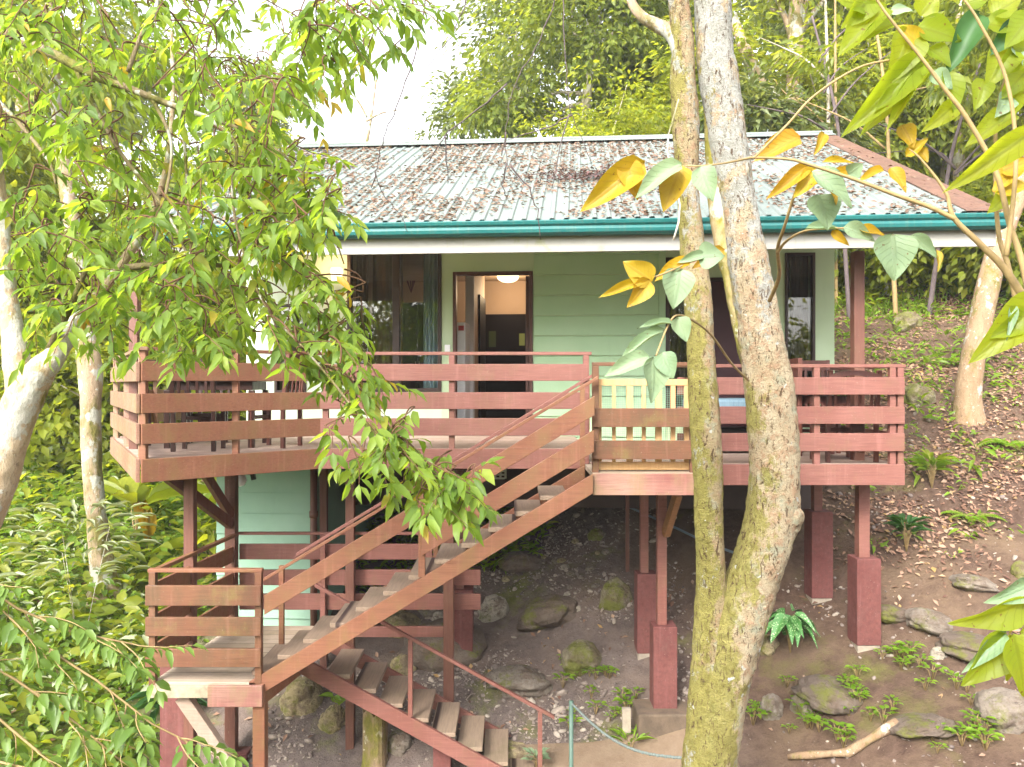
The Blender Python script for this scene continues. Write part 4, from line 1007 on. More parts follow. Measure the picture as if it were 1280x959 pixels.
# dried flowers inside the window
u_, z_ = Hu(514, 345, 13.85)
df = thing("dried_flowers", "bunch of dried purple flowers on the inside wall above the dark cupboard", "flowers", HM @ Vector((u_, 13.85, z_ - .3)), -TH)
m = hb()
for k in range(26):
    a = random.uniform(-.5, .5); l_ = random.uniform(.35, .75); m.tube([(u_, 13.85, z_ - .3), (u_ + a * l_ * .7, 13.8 + random.uniform(-.06, .06), z_ - .3 + l_)], [.004, .003], 4)
m.build("stems", simple("purple_dry_stem", (.1, .03, .06), .9), df)
m = hb()
for k in range(60):
    a = random.uniform(-.5, .5); l_ = random.uniform(.4, .78); c_ = Vector((u_ + a * l_ * .7, 13.8 + random.uniform(-.06, .06), z_ - .3 + l_)); m.lathe(c_, [(.004, -.03), (.02, 0), (.004, .04)], 5)
m.build("blossom", simple("purple_blossom", (.16, .04, .08), .9), df)

# ================================================================== LEAVES
T4 = (np.array([(0,0,0),(.45,-.5,.10),(.45,.5,.10),(1,0,-.06)]), [(0,1,3),(0,3,2)])
T8 = (np.array([(0,0,0),(.33,0,0),(.68,0,-.03),(1,0,-.14),(.28,-.46,.10),(.64,-.36,.07),(.28,.46,.10),(.64,.36,.07)]),
      [(0,4,1),(0,1,6),(5,3,2),(2,3,7)], [(4,5,2,1),(1,2,7,6)])
def big_template(n=9, kw=5, droop=.25, wav=.05, shape=.62):
    V_ = []
    for i in range(n):
        t = i / (n - 1); wd_ = math.sin(math.pi * t ** shape) ** .85 * .5 if 0 < t < 1 else .004
        for j in range(kw):
            s_ = (j / (kw - 1)) * 2 - 1
            V_.append((t, s_ * wd_, (.26 * s_ * s_ + .05 * abs(s_)) * wd_ - droop * t * t + wav * math.sin(9 * t + 2 * s_) * abs(s_)))
    Q = [(i * kw + j, i * kw + j + 1, (i + 1) * kw + j + 1, (i + 1) * kw + j) for i in range(n - 1) for j in range(kw - 1)]
    UV = [(i / (n - 1), ((j / (kw - 1)) * 2 - 1) * .5) for i in range(n) for j in range(kw)]
    return np.array(V_), [], Q, np.array(UV)
def nrmz(a): return a / np.maximum(np.linalg.norm(a, axis=-1, keepdims=True), 1e-9)
def leaf_mesh(name, P, D, N, L, W_, T, smooth=True, off=None):
    """P base points, D axis, N face normal, L length, W width -> one mesh of leaves"""
    P = np.asarray(P, float); D = nrmz(np.asarray(D, float)); S = nrmz(np.cross(D, np.asarray(N, float))); N2 = np.cross(S, D)
    L = np.broadcast_to(np.asarray(L, float), (len(P),)); W_ = np.broadcast_to(np.asarray(W_, float), (len(P),))
    tv = T[0]; k = len(tv)
    V_ = P[:, None] + D[:, None] * (tv[None, :, 0, None] * L[:, None, None]) + S[:, None] * (tv[None, :, 1, None] * W_[:, None, None]) + N2[:, None] * (tv[None, :, 2, None] * L[:, None, None])
    if off is not None: V_ = V_ - np.asarray(off)
    o = (np.arange(len(P)) * k)[:, None, None]
    groups = [(np.array(f)[None] + o).reshape(-1, len(f[0])) for f in T[1:3] if len(f)]
    uv = np.tile(T[3], (len(P), 1)) if len(T) > 3 else None
    return mesh_np(name, V_.reshape(-1, 3), groups, uv, smooth)
def rnd_dirs(n, up=0.0):
    d = rng.normal(size=(n, 3)); d[:, 2] += up; return nrmz(d)
class LeafSet:
    def __init__(s): s.P = []; s.D = []; s.N = []; s.L = []; s.W = []
    def add(s, p, d, n, l, w_): s.P.append(tuple(p)); s.D.append(tuple(d)); s.N.append(tuple(n)); s.L.append(l); s.W.append(w_)
    def mesh(s, name, T, off=(0, 0, 0)): return leaf_mesh(name, s.P, s.D, s.N, s.L, s.W, T, True, off)
def lpart(name, ls, T, mat, root):
    o = link(name, ls.mesh(name, T, tuple(root.location)), mat, root); return o

# ---- litter on the roof (uncountable)
n = 15500
u = RU0 + PITCH * (rng.integers(0, nper, n) + np.clip(rng.normal(.3, .24, n), -.2, .95)); u = np.clip(u, RU0 + .03, RU1 - .03); q = rng.uniform(.01, .985, n) ** 1.0
keep = (noise_ok := np.array([noise.noise((a * .9, b * 3.5, 0)) * 1.6 + noise.noise((a * 3, b * 11, 4)) * .9 for a, b in zip(u, q)]) + .25 * rng.normal(size=n) + .05 + .35 * q) > 0
dens2 = u[keep]; q = q[keep]; u = dens2
P = np.array([roof_pt(a, b, max(prof(a), .006) + .004 + random.random() * .012) for a, b in zip(u, q)])
nl = np.array(nrm_l); D = rng.normal(size=(len(u), 3)); D -= (D @ nl)[:, None] * nl; D = nrmz(D) + nl * rng.normal(0, .18, (len(u), 1))
N_ = nl + rng.normal(0, .35, (len(u), 3))
P = (np.array(HM.to_3x3()) @ P.T).T; D = (np.array(HM.to_3x3()) @ D.T).T; N_ = (np.array(HM.to_3x3()) @ N_.T).T
o = link("fallen_leaves", leaf_mesh("roof_litter", P, D, N_, rng.uniform(.04, .095, len(u)), rng.uniform(.02, .042, len(u)), T4), LITTER_ROOF); setp(o, kind="stuff")
# dark clot of debris and dead twigs on the roof
cl = LeafSet(); c0 = Vector(roof_pt(.35, .42, .03))
for k in range(420):
    p = HM @ Vector(roof_pt(.22 + random.gauss(0, .42), .40 + random.gauss(0, .035), .03 + random.random() * .05)); cl.add(p, rnd_dirs(1)[0] * (1, 1, .4), (0, -.3, 1), random.uniform(.05, .1), random.uniform(.015, .04))
deb = thing("leaf_clot", "dark clot of dead leaves and twigs lying midway up the roof", "leaf pile", HM @ c0)
lpart("dead_leaves", cl, T4, leaf_mat("dark_dead_leaves", [(0, (.09, .045, .045)), (1, (.2, .11, .1))], .08, 1, .8), deb)
m = MB()
for k in range(14):
    p = HM @ Vector(roof_pt(.25 + random.gauss(0, .4), .40 + random.gauss(0, .03), .05)); d = rnd_dirs(1)[0] * .25; d[2] *= .3; m.tube([p, p + Vector(d)], [.006, .003], 5)
m.build("twigs", TWIG_GREY, deb)

# ---- litter on the ground
def litter(name, n, xr, yr, wfun, mat, lr=(.05, .12), T=T4):
    x = rng.uniform(*xr, n); y = rng.uniform(*yr, n); k = rng.uniform(size=n) < wfun(x, y); x, y = x[k], y[k]; z = H(x, y) + rng.uniform(.003, .03, len(x))
    P = np.stack([x, y, z], 1); D = rng.normal(size=(len(x), 3)); D[:, 2] = D[:, 2] * .25 + .2 * 0; N_ = np.stack([-.2 + rng.normal(0, .4, len(x)), -.4 + rng.normal(0, .4, len(x)), np.ones(len(x))], 1)
    D[:, 2] += D[:, 1] * .42
    L = rng.uniform(*lr, len(x)); o = link(name, leaf_mesh(name, P, D, N_, L, L * rng.uniform(.35, .6, len(x)), T), mat); setp(o, kind="stuff"); return o
_nz = lambda x, y: np.clip(.75 + .9 * np.sin(1.7 * x + 1.1 * np.sin(2.3 * y)) * np.sin(2.1 * y + .8 * np.sin(1.3 * x)) + .35 * np.sin(5.1 * x + 2 * y) * np.sin(4.3 * y - x), .06, 1)
def wl_(x, y): return _nz(x, y) * np.clip((x - 3.2) / 1.8, .06, 1.0) * np.clip((y - 8.4) / 1.8, .06, 1) * np.where((x < 4.1) & (y > 10.3), 0, 1) * np.clip((22 - y) / 4, .1, 1)
litter("leaf_litter", 170000, (-3, 13), (6, 22), wl_, LITTER, (.04, .105))
litter("leaf_litter", 2600, (-9, -2.5), (6, 16), lambda x, y: np.full_like(x, .7), LITTER)
# chips and pebbles under the house
def ico(n=0):
    t = (1 + 5 ** .5) / 2
    v = np.array([(-1,t,0),(1,t,0),(-1,-t,0),(1,-t,0),(0,-1,t),(0,1,t),(0,-1,-t),(0,1,-t),(t,0,-1),(t,0,1),(-t,0,-1),(-t,0,1)], float); v /= np.linalg.norm(v[0])
    f = [(0,11,5),(0,5,1),(0,1,7),(0,7,10),(0,10,11),(1,5,9),(5,11,4),(11,10,2),(10,7,6),(7,1,8),(3,9,4),(3,4,2),(3,2,6),(3,6,8),(3,8,9),(4,9,5),(2,4,11),(6,2,10),(8,6,7),(9,8,1)]
    for _ in range(n):
        v = list(map(tuple, v)); cache = {}; nf = []
        def midp(a, b):
            k = (min(a, b), max(a, b))
            if k not in cache:
                p = np.array(v[a]) + np.array(v[b]); p /= np.linalg.norm(p); v.append(tuple(p)); cache[k] = len(v) - 1
            return cache[k]
        for a, b, c in f:
            ab, bc, ca = midp(a, b), midp(b, c), midp(c, a); nf += [(a, ab, ca), (b, bc, ab), (c, ca, bc), (ab, bc, ca)]
        f = nf; v = np.array(v)
    return np.array(v), np.array(f)
IV, IF = ico(0)
n = 26000; x = np.where(rng.uniform(size=n) < .82, rng.uniform(-3.0, 2.2, n), rng.uniform(1.8, 7.5, n)); y = rng.uniform(6.4, 13.2, n)
pn = np.array([noise.noise((a * .9, b * .9, 3)) for a, b in zip(x, y)]) + rng.normal(0, .22, n); k = pn > .06; x, y = x[k], y[k]
s_ = np.clip(rng.lognormal(-4.5, .55, len(x)), .005, .06); c_ = np.stack([x, y, H(x, y) + s_ * .2], 1)
A_ = rng.normal(size=(len(x), 3, 3)) * .35 + np.eye(3) * np.array([1, 1, .65]); Vp = c_[:, None] + np.einsum('nij,kj->nki', A_, IV) * s_[:, None, None]
o = link("gravel", mesh_np("gravel", Vp.reshape(-1, 3), [(IF[None] + (np.arange(len(x)) * 12)[:, None, None]).reshape(-1, 3)]), PEBBLE); setp(o, kind="stuff")

# ---- rocks
I3V, I3F = ico(4)
def rock_at(name, label, c, size, mat, seed, flat=.2, group=None):
    v = I3V.copy(); out_ = []
    for p in v:
        q = Vector(p) * 1.1 + Vector((seed * 3.1, seed * 1.7, seed))
        r = 1 + .36 * noise.noise(q * .9) + .16 * noise.noise(q * 2.1) + .05 * noise.noise(q * 6) + .025 * noise.noise(q * 15)
        r = min(r, 1.02 + .1 * noise.noise(q * 3)) if p[2] > -.2 else r
        out_.append((p[0] * r * size[0], p[1] * r * size[1], p[2] * r * size[2]))
    me = mesh_np(name, np.array(out_), [I3F], smooth=True)
    o = link(name, me, mat); o.location = c; o.rotation_euler = (random.uniform(-.2, .2), random.uniform(-.2, .2), random.uniform(-.5, .5)); setp(o, label, "rock", group); return o
def rock_px(px, py, wpx, hpx, mat, label, seed, deep=.35, group=None, name="rock"):
    hpx *= .92; c = hit(px, py + hpx * .22); k = c.y / 1000; wpx *= .88; hpx *= .85
    return rock_at(name, label, (c.x, c.y, c.z + hpx * k * .04), (wpx * k / 2, wpx * k / 2 * .9, hpx * k / 2 * 1.15), mat, seed, deep, group)
rock_px(617, 757, 44, 46, ROCK_PALE, "rounded pale boulder just past the cut ends of the back rail boards", 1)
rock_px(648, 848, 100, 40, ROCK_GREY, "flat grey-blue rock slab above the lower stair's handrail", 2)
rock_px(727, 818, 62, 52, ROCK_MOSS, "mossy brown rock bulging from the bare earth between the stairs and the front pier", 3)
rock_px(1040, 862, 92, 44, ROCK_EARTH, "broad earth-stained rock below the tallest pier", 4)
rock_px(965, 882, 34, 46, ROCK_GREY, "upright weathered stone wedge beside the double trunk's base", 5)
rock_px(1006, 880, 40, 36, ROCK_GREY, "small grey stone between the wedge stone and the broad rock", 6)
rock_px(960, 805, 34, 34, ROCK_YELLOW, "mossy yellow stone under the spotted-leaf plant", 7)
rock_px(378, 866, 62, 70, ROCK_YELLOW, "tall yellow-streaked rock beneath the start of the lower stair", 8)
rock_px(500, 778, 60, 40, ROCK_YELLOW, "yellow mossy boulder behind the lower stair handrail", 9)
rock_px(455, 770, 44, 34, ROCK_GREY, "grey boulder in the bank beneath the back rail", 10)
rock_px(545, 752, 50, 34, ROCK_GREY, "squat grey boulder beside the tall terrace post", 21)
rock_px(505, 830, 40, 36, ROCK_YELLOW, "ochre stone showing between stair treads and handrail", 22)
rock_px(417, 895, 40, 50, ROCK_YELLOW, "pale ochre boulder behind the low landing's corner post", 11)
rock_px(745, 668, 26, 22, ROCK_MOSS, "mossy stone half way up the dark earth under the landing", 12)
rock_px(1160, 772, 66, 36, ROCK_GREY, "low jutting rock on the bank right of the tallest pier", 13)
rock_px(1173, 815, 22, 22, ROCK_PALE, "small pale loose stone on the bare bank", 14)
rock_px(1255, 885, 90, 70, ROCK_GREY, "big layered boulder under the bright leaves at the frame corner", 15)
rock_px(1215, 725, 60, 26, ROCK_GREY, "flat shadowed ledge stone on the upper bank", 16)
rock_px(1275, 712, 24, 34, ROCK_MOSS, "bright mossy stone at the edge of the bank", 17)
rock_px(500, 925, 40, 34, ROCK_GREY, "grey stone by the stump under the lower stair", 18)
rock_px(920, 545, 34, 36, ROCK_GREY, "grey rock glimpsed between the two trunks under the porch", 19)
rock_px(1135, 400, 40, 34, ROCK_MOSS, "mossy boulder among the leaf litter beyond the verandah post", 20)
rock_px(1145, 490, 50, 44, ROCK_MOSS, "large yellow-mossed boulder right beside the porch railing end", 23)
rock_px(640, 935, 60, 26, ROCK_YELLOW, "flat ochre stone beside the lower stair's last treads", 24)
rock_px(560, 800, 120, 70, ROCK_EARTH, "long half-buried rock face behind the tall terrace post", 31)
rock_px(685, 760, 90, 46, ROCK_EARTH, "low half-buried boulder in the middle of the dark slope", 33)
rock_px(650, 700, 70, 34, ROCK_EARTH, "flattish half-buried rock just under the upper stair's underside", 34)
rock_px(770, 740, 46, 60, ROCK_MOSS, "mossy rock face touching the back pier", 35)
rock_px(1112, 765, 60, 26, ROCK_EARTH, "dirt-covered rock hump beside the tallest pier", 36)
rock_px(1215, 805, 90, 26, ROCK_EARTH, "long earth-covered rock step near the frame corner", 37)
rock_px(1150, 905, 90, 22, ROCK_EARTH, "dark earthen rock ledge above the fallen branch", 38)
RB = "loose stones in the rubble under the back rail"
for i in range(16):
    px, py = random.uniform(330, 590), random.uniform(688, 775)
    rock_px(px, py, random.uniform(14, 34), random.uniform(12, 24), random.choice((ROCK_PALE, ROCK_GREY, ROCK_YELLOW)), "loose pale stone in the rubble bank under the back rail", 40 + i, group=RB, name="rubble_stone")
RS = "small stones strewn on the dark earth slope"
for i in range(30):
    px, py = random.gauss(715, 45), random.gauss(680, 40)
    rock_px(px, py, random.uniform(6, 15), random.uniform(5, 11), random.choice((ROCK_PALE, ROCK_GREY, ROCK_YELLOW)), "small stone strewn on the dark earth slope under the stair head", 70 + i, group=RS, name="stone")

# ---- stumps, log, block, pipe, rope fence
def stump(px, py, wpx, hpx, label, mat=STUMP):
    c = hit(px, py); k = c.y / 1000; r = wpx * k / 2; h_ = hpx * k
    t = thing("tree_stump", label, "stump", c); m = MB(); prof_ = 20; vs_ = []; rows = 10
    for i in range(rows + 1):
        z = -.2 + (h_ + .2) * i / rows; rr = r * (1 + .5 * max(0, 1 - i / 4) ** 2)
        for j in range(prof_):
            th = 2 * math.pi * j / prof_; q = rr * (1 + .12 * math.sin(3 * th + px) + .06 * noise.noise((math.cos(th) * 2, math.sin(th) * 2, z * 3 + px)))
            vs_.append((c.x + q * math.cos(th), c.y + q * math.sin(th), c.z + z + (.05 * math.sin(5 * th) if i == rows else 0)))
    fs_ = [(i * prof_ + j, i * prof_ + (j + 1) % prof_, (i + 1) * prof_ + (j + 1) % prof_, (i + 1) * prof_ + j) for i in range(rows) for j in range(prof_)] + [tuple(rows * prof_ + j for j in range(prof_))]
    m.add(vs_, fs_); m.build("trunk", mat, t, smooth=False); return t
stump(470, 955, 30, 70, "short square-cut stump standing under the lower stair")
stump(1125, 362, 26, 34, "old grey tree stump at the top of the littered slope")
def log(pts, rad, name, label, mat, cat):
    m = MB(); P_ = []
    for a, b in zip(pts[:-1], pts[1:]):
        for i in range(5): P_.append(Vector(a).lerp(Vector(b), i / 5))
    P_.append(Vector(pts[-1])); m.tube(P_, [rad * (1 + .18 * math.sin(i * 1.7)) * (1 - .35 * i / len(P_)) for i in range(len(P_))], 12); o = m.build(name, mat, None, smooth=True); return setp(o, label, cat)
a, b, c_ = hit(985, 955), hit(1060, 948), hit(1122, 912)
for p in (a, b, c_): p.z += .05
log([c_, b, a], .045, "fallen_log", "fallen tan branch lying on the ground near the trunk base", BARK_SMOOTH, "log")
blk = MB(); c_ = hit(828, 905); blk.box(c_.x - .28, c_.x + .3, c_.y - .18, c_.y + .25, c_.z - .3, c_.z + .16); o = blk.build("concrete_block", concrete("stained_footing_concrete", (.15, .105, .07), (.09, .065, .045)), None, .02); setp(o, "stained concrete footing block in front of the front pier", "block")
pp = []
for px, py in ((742, 616), (790, 640), (835, 660), (885, 684), (930, 702)):
    c_ = hit(px, py); c_.z += .05; pp.append(c_)
m = MB(); m.tube(pp, .018, 8); setp(m.build("water_pipe", PIPE, None, smooth=True), "thin grey-blue water pipe running down the earth slope", "pipe")
pl = MB(); c_ = hit(784, 925); pl.beam((c_.x, c_.y, c_.z - .2), (c_.x - .01, c_.y, c_.z + .32), .09, .05, (0, 1, 0)); setp(pl.build("marker_stake", CONCRETE, None, .006), "short weathered grey stake behind the rope", "stake")
fpst = Wp(714, 876, 7.2); fence = thing("rope_fence", "sage green metal post with a pale rope strung to the tree trunk", "rope fence", (fpst.x, fpst.y, Hz(fpst.x, fpst.y)))
m = MB(); m.tube([(fpst.x, fpst.y, Hz(fpst.x, fpst.y) - .2), (fpst.x, fpst.y, fpst.z)], .02, 14); m.build("post", GREEN_PAINT, fence, smooth=True)
re = Wp(858, 948, 6.15); pts = []
for i in range(17):
    t_ = i / 16; p = Vector((fpst.x, fpst.y, fpst.z - .02)).lerp(re, t_); p.z -= .16 * math.sin(math.pi * t_) * (1 - .2 * t_); pts.append(p)
m = MB(); m.tube(pts, .011, 8)
for k in range(0, 16): m.tube([pts[k] + Vector((0, 0, .008)), pts[k].lerp(pts[k + 1], .5) + Vector((0, -.008, -.006))], .008, 6)
m.build("rope", ROPE, fence, smooth=True)

# ================================================================== BIG FOREGROUND TREE
def trunk_mesh(m, pts, rad, n=40, sub=8, amp=.05, seed=0):
    """organic tube: Catmull-Rom through pts, radius interpolated, surface pushed by noise"""
    P_ = [Vector(p) for p in pts]; out_ = []; ro = []
    for i in range(len(P_) - 1):
        p0, p1, p2, p3 = P_[max(i - 1, 0)], P_[i], P_[i + 1], P_[min(i + 2, len(P_) - 1)]
        for k in range(sub):
            t = k / sub; out_.append(.5 * ((2 * p1) + (p2 - p0) * t + (2 * p0 - 5 * p1 + 4 * p2 - p3) * t * t + (3 * p1 - p0 - 3 * p2 + p3) * t ** 3)); ro.append(rad[i] * (1 - t) + rad[i + 1] * t)
    out_.append(P_[-1]); ro.append(rad[-1]); b = len(m.v); m.tube(out_, ro, n)
    inv = None
    for i in range(len(out_)):
        c = out_[i]
        for k in range(n):
            q = Vector(m.v[b + i * n + k]); d = (q - c); L_ = d.length
            if L_ < 1e-6: continue
            f = 1 + amp * (1.6 * noise.noise(q * 1.9 + Vector((seed, 0, 0))) + .8 * noise.noise(q * 5 + Vector((seed, 3, 0))) + .6 * noise.noise(q * 14) + .45 * noise.noise(q * 32) + .3 * noise.noise(q * 65))
            m.v[b + i * n + k] = tuple(c + d * f)
def px_path(lst, Y):
    return [Wp(cx, y, yy) for cx, y, _, yy in [(a, b, c, (d[0] if d else Y)) for a, b, c, *d in lst]], [w_ / 2 * (d[0] if d else Y) / 1000 for _, _, w_, *d in lst]
g0 = Hz(1.47, 6.0)
ftree = thing("double_trunk_tree", "mossy lichen-spotted tree forking into two leaning trunks before the porch", "tree", (1.47, 6.0, g0))
gy = 479.5 - (g0 - .25) / 6 * 1000
P_, r_ = px_path([(884, gy, 140), (884, gy - 70, 96), (886, 1080, 74), (889, 959, 62), (896, 900, 62), (905, 850, 64), (917, 800, 68), (930, 755, 68), (948, 705, 66), (963, 650, 66), (967, 600, 61), (966, 540, 61), (961, 480, 59), (954, 440, 56), (946, 390, 52), (929, 300, 47), (920, 240, 46), (912, 190, 47), (898, 100, 50), (893, 50, 46), (890, 0, 44), (880, -120, 42), (862, -300, 36), (850, -460, 26)], 6.0)
m = MB(); trunk_mesh(m, P_, r_, 96, 22, .06, 2); m.build("trunk", BARK_FORK, ftree, smooth=True)
P_, r_ = px_path([(882, gy - 20, 90), (878, 1080, 56), (876, 960, 46), (884, 880, 46), (889, 800, 44), (890, 740, 38), (888, 690, 36, 5.95), (886, 640, 35, 5.9), (885, 590, 36, 5.88), (882, 540, 38, 5.88), (878, 470, 35, 5.9), (874, 390, 35, 5.92), (866, 310, 30), (860, 240, 25), (857, 150, 33), (854, 100, 31), (853, 50, 28), (848, 0, 24), (842, -90, 24), (845, -220, 20), (835, -380, 14)], 6.0)
m = MB(); trunk_mesh(m, P_, r_, 72, 22, .07, 7); m.build("trunk", BARK_FORK2, ftree, smooth=True, label="slimmer greener moss-covered trunk")
kP = [Wp(978, 652, 5.98), Wp(993, 648, 5.9), Wp(1001, 650, 5.86)]; m = MB(); trunk_mesh(m, kP, [.13, .085, .045], 18, 6, .16, 21); m.build("knot", BARK_FORK, ftree, smooth=True)
# mossy inner stem hugging the right trunk
P_, r_ = px_path([(950, 500, 22, 6.06), (938, 450, 24, 6.06), (926, 400, 24, 6.06), (915, 350, 24, 6.06), (905, 300, 26, 6.06), (897, 240, 26, 6.05), (893, 180, 24, 6.04), (888, 100, 20, 6.03), (886, 40, 16, 6.02)], 6.1)
m = MB(); trunk_mesh(m, P_, r_, 28, 8, .1, 11); m.build("stem", BARK_MOSSY, ftree, smooth=True)
P_, r_ = px_path([(856, 95, 22), (850, 62, 22), (840, 42, 20, 6.05), (822, 32, 17, 6.1), (804, 22, 14, 6.1), (790, 4, 12, 6.15), (780, -30, 10, 6.2), (760, -90, 8, 6.3)], 6.0)
m = MB(); trunk_mesh(m, P_, r_, 20, 8, .06, 5); m.build("branch", BARK_PALE, ftree, smooth=True)
P_ = [Wp(845, -215, 6.0), Wp(780, -262, 5.6), Wp(700, -272, 5.2), Wp(600, -266, 4.95), Wp(530, -258, 4.9), Wp(470, -262, 4.85)]; m = MB(); trunk_mesh(m, P_, [.05, .042, .034, .026, .02, .012], 12, 6, .06, 8); m.build("branch", BARK_PALE, ftree, smooth=True)
m = MB()
vn = [Wp(842 + 8 * math.sin(k * .9), 300 - k * 22, 5.80) for k in range(0, 9)]
m.tube(vn, [.008 - .0004 * k for k in range(9)], 8); m.build("vine_stem", BARK_GREY, ftree, smooth=True)

# ================================================================== BACKGROUND FOREST
def crown_leaves(center, rad, nclump, per, lsize, shell=.55, droop=.6, csize=.55, flat=1.0, aspect=.36):
    """leaf positions in clumps spread through a crown volume"""
    c = np.array(center); rad = np.array(rad, float)
    d = rnd_dirs(nclump, .15); r = rng.uniform(shell, 1.0, nclump) ** .7
    cc = c + d * r[:, None] * rad * (1 + .22 * rng.normal(size=(nclump, 1)))
    cs = csize * rng.uniform(.6, 1.4, nclump)
    i = np.repeat(np.arange(nclump), per)
    off = rng.normal(size=(len(i), 3)) * np.array([1, 1, .6 * flat]) * .5
    P = cc[i] + off * cs[i][:, None]
    D = nrmz(off + .5 * d[i] + rng.normal(size=off.shape) * .35); D[:, 2] -= droop
    N_ = nrmz(np.array([0, 0, 1.0]) + .55 * rng.normal(size=off.shape) + .3 * d[i])
    L = lsize * rng.uniform(.65, 1.25, len(i))
    return P, D, N_, L, L * aspect, cc
def make_tree(name, label, loc, trunk_pts, trunk_r, crowns, leafmat, barkmat, lsize, group=None, T=T4, nlimb=14, aspect=.36, cat="tree"):
    """trunk_pts relative to loc; crowns: list of dicts for crown_leaves (relative)"""
    t = thing(name, label, cat, loc, 0, group); off = np.array(loc)
    m = MB(); trunk_mesh(m, [Vector(loc) + Vector(p) for p in trunk_pts], trunk_r, 14, 6, .05, loc[0]); m.build("trunk", barkmat, t, smooth=True)
    A_ = []; CC = []
    for cr in crowns:
        r_ = crown_leaves(np.array(cr['c']) + off, cr['r'], cr.get('n', 60), cr.get('per', 60), lsize, cr.get('shell', .5), cr.get('droop', .5), cr.get('cs', .55), cr.get('flat', 1), aspect)
        A_.append(r_[:5]); CC.append(r_[5])
    P, D, N_, L, W_ = [np.concatenate(k) for k in zip(*A_)]; L = L * 1.12; W_ = W_ * 1.5; CC = np.concatenate(CC)
    link("crown", leaf_mesh("crown", P, D, N_, L, W_, T, True, off), leafmat, t)
    m = MB(); tp = [Vector(loc) + Vector(p) for p in trunk_pts]
    for k in rng.choice(len(CC), min(nlimb, len(CC)), replace=False):
        e = Vector(CC[k]); s_ = tp[-1] if random.random() < .5 else tp[-2].lerp(tp[-1], random.random())
        md = s_.lerp(e, .5) + Vector((random.gauss(0, .25), random.gauss(0, .25), random.gauss(-.1, .2)))
        m.tube([s_, s_.lerp(md, .5) + Vector((0, 0, .1)), md, md.lerp(e, .6), e], [trunk_r[-1] * .7, trunk_r[-1] * .5, trunk_r[-1] * .38, trunk_r[-1] * .25, .008], 6)
    if m.v: m.build("branch", barkmat, t, smooth=True)
    return t
def gpos(px, Y): x = (px - 640) / 1000 * Y; return (x, Y, Hz(x, Y) - .1)
# named trees behind the house
L0 = gpos(735, 21.5)
make_tree("leafy_tree", "tall airy light green tree rising behind the middle of the roof", L0, [(0,0,0),(.1,0,2.5),(-.1,.1,4.5),(.2,0,6.5)], [.24,.2,.16,.1],
          [dict(c=(-.3,0,6.9), r=(2.6,2.2,2.8), n=95, per=75, shell=.35, droop=.7, cs=.7), dict(c=(1.6,.4,7.6), r=(2.0,2.0,2.4), n=60, per=75, shell=.3, droop=.7, cs=.7), dict(c=(-2.2,0,4.9), r=(1.5,1.4,1.2), n=34, per=70, shell=.2, droop=.7, cs=.6)], LEAF_BG1, BARK_GREY, .2)
L0 = gpos(655, 25)
make_tree("leafy_tree", "greyish thin-crowned tree reaching into the white sky above the ridge", L0, [(0,0,0),(.2,0,3),(0,.1,5.5),(-.3,0,7.5)], [.22,.17,.13,.07],
          [dict(c=(-.2,0,7.6), r=(1.9,1.8,3.0), n=62, per=62, shell=.25, droop=.6, cs=.8), dict(c=(-1.9,0,5.8), r=(1.3,1.2,1.4), n=26, per=55, shell=.2, cs=.65)], LEAF_BG2, BARK_GREY, .2, nlimb=26)
L0 = gpos(1005, 18.5)
fk = make_tree("forked_tree", "pale bare forked trunk standing behind the far end of the roof", L0, [(0,0,0),(-.1,0,1.6),(-.12,0,3.0),(-.22,0,3.8),(-.2,0,5.6),(-.15,0,8.2)], [.34,.27,.25,.21,.18,.14],
          [dict(c=(.2,0,8.4), r=(2.6,2.2,1.6), n=60, per=70, shell=.3, droop=.8, cs=.6)], LEAF_BG3, BARK_PALE, .22)
m = MB(); b0 = Vector(L0) + Vector((-.2, 0, 3.7)); trunk_mesh(m, [b0, b0 + Vector((-.45, 0, .75)), b0 + Vector((-1.0, .1, 1.7)), b0 + Vector((-1.4, .2, 2.9))], [.18, .17, .15, .1], 12, 6, .05, 3); m.build("branch", BARK_PALE, fk, smooth=True)
L0 = gpos(950, 17.5)
make_tree("bushy_tree", "dense dark grey-green tree filling the gap right beside the double trunk", L0, [(0,0,0),(0,0,1.2),(.1,0,2.4)], [.16,.13,.08],
          [dict(c=(.1,0,2.9), r=(1.5,1.3,1.9), n=90, per=70, shell=.45, droop=.7, cs=.5)], LEAF_BG2, BARK_GREY, .24, aspect=.24)
# right hillside trunk with clasping leaves
c_ = hit(1212, 522)
hp_ = [Vector((c_.x, c_.y, c_.z - .15))] + [Wp(px, py, c_.y + dy) for px, py, dy in ((1210, 500, 0), (1216, 450, 0), (1226, 400, .02), (1237, 350, .05), (1248, 310, .1), (1266, 260, .2), (1290, 200, .4), (1310, 130, .6), (1325, 40, .8), (1330, -80, 1))]
sl_ = thing("slender_tree", "leaning smooth brown tree on the leaf-littered hillside", "tree", c_)
m = MB(); trunk_mesh(m, hp_, [.27, .19, .175, .165, .16, .15, .14, .13, .12, .1, .08], 24, 8, .05, 9); m.build("trunk", BARK_SMOOTH, sl_, smooth=True)
r_ = crown_leaves((c_.x + 1.5, c_.y + 1, 6.2), (2.4, 2.2, 1.6), 60, 60, .22, .3, .6, .6)
link("crown", leaf_mesh("crown", *r_[:5], T4, True, tuple(c_)), LEAF_BG1, sl_)
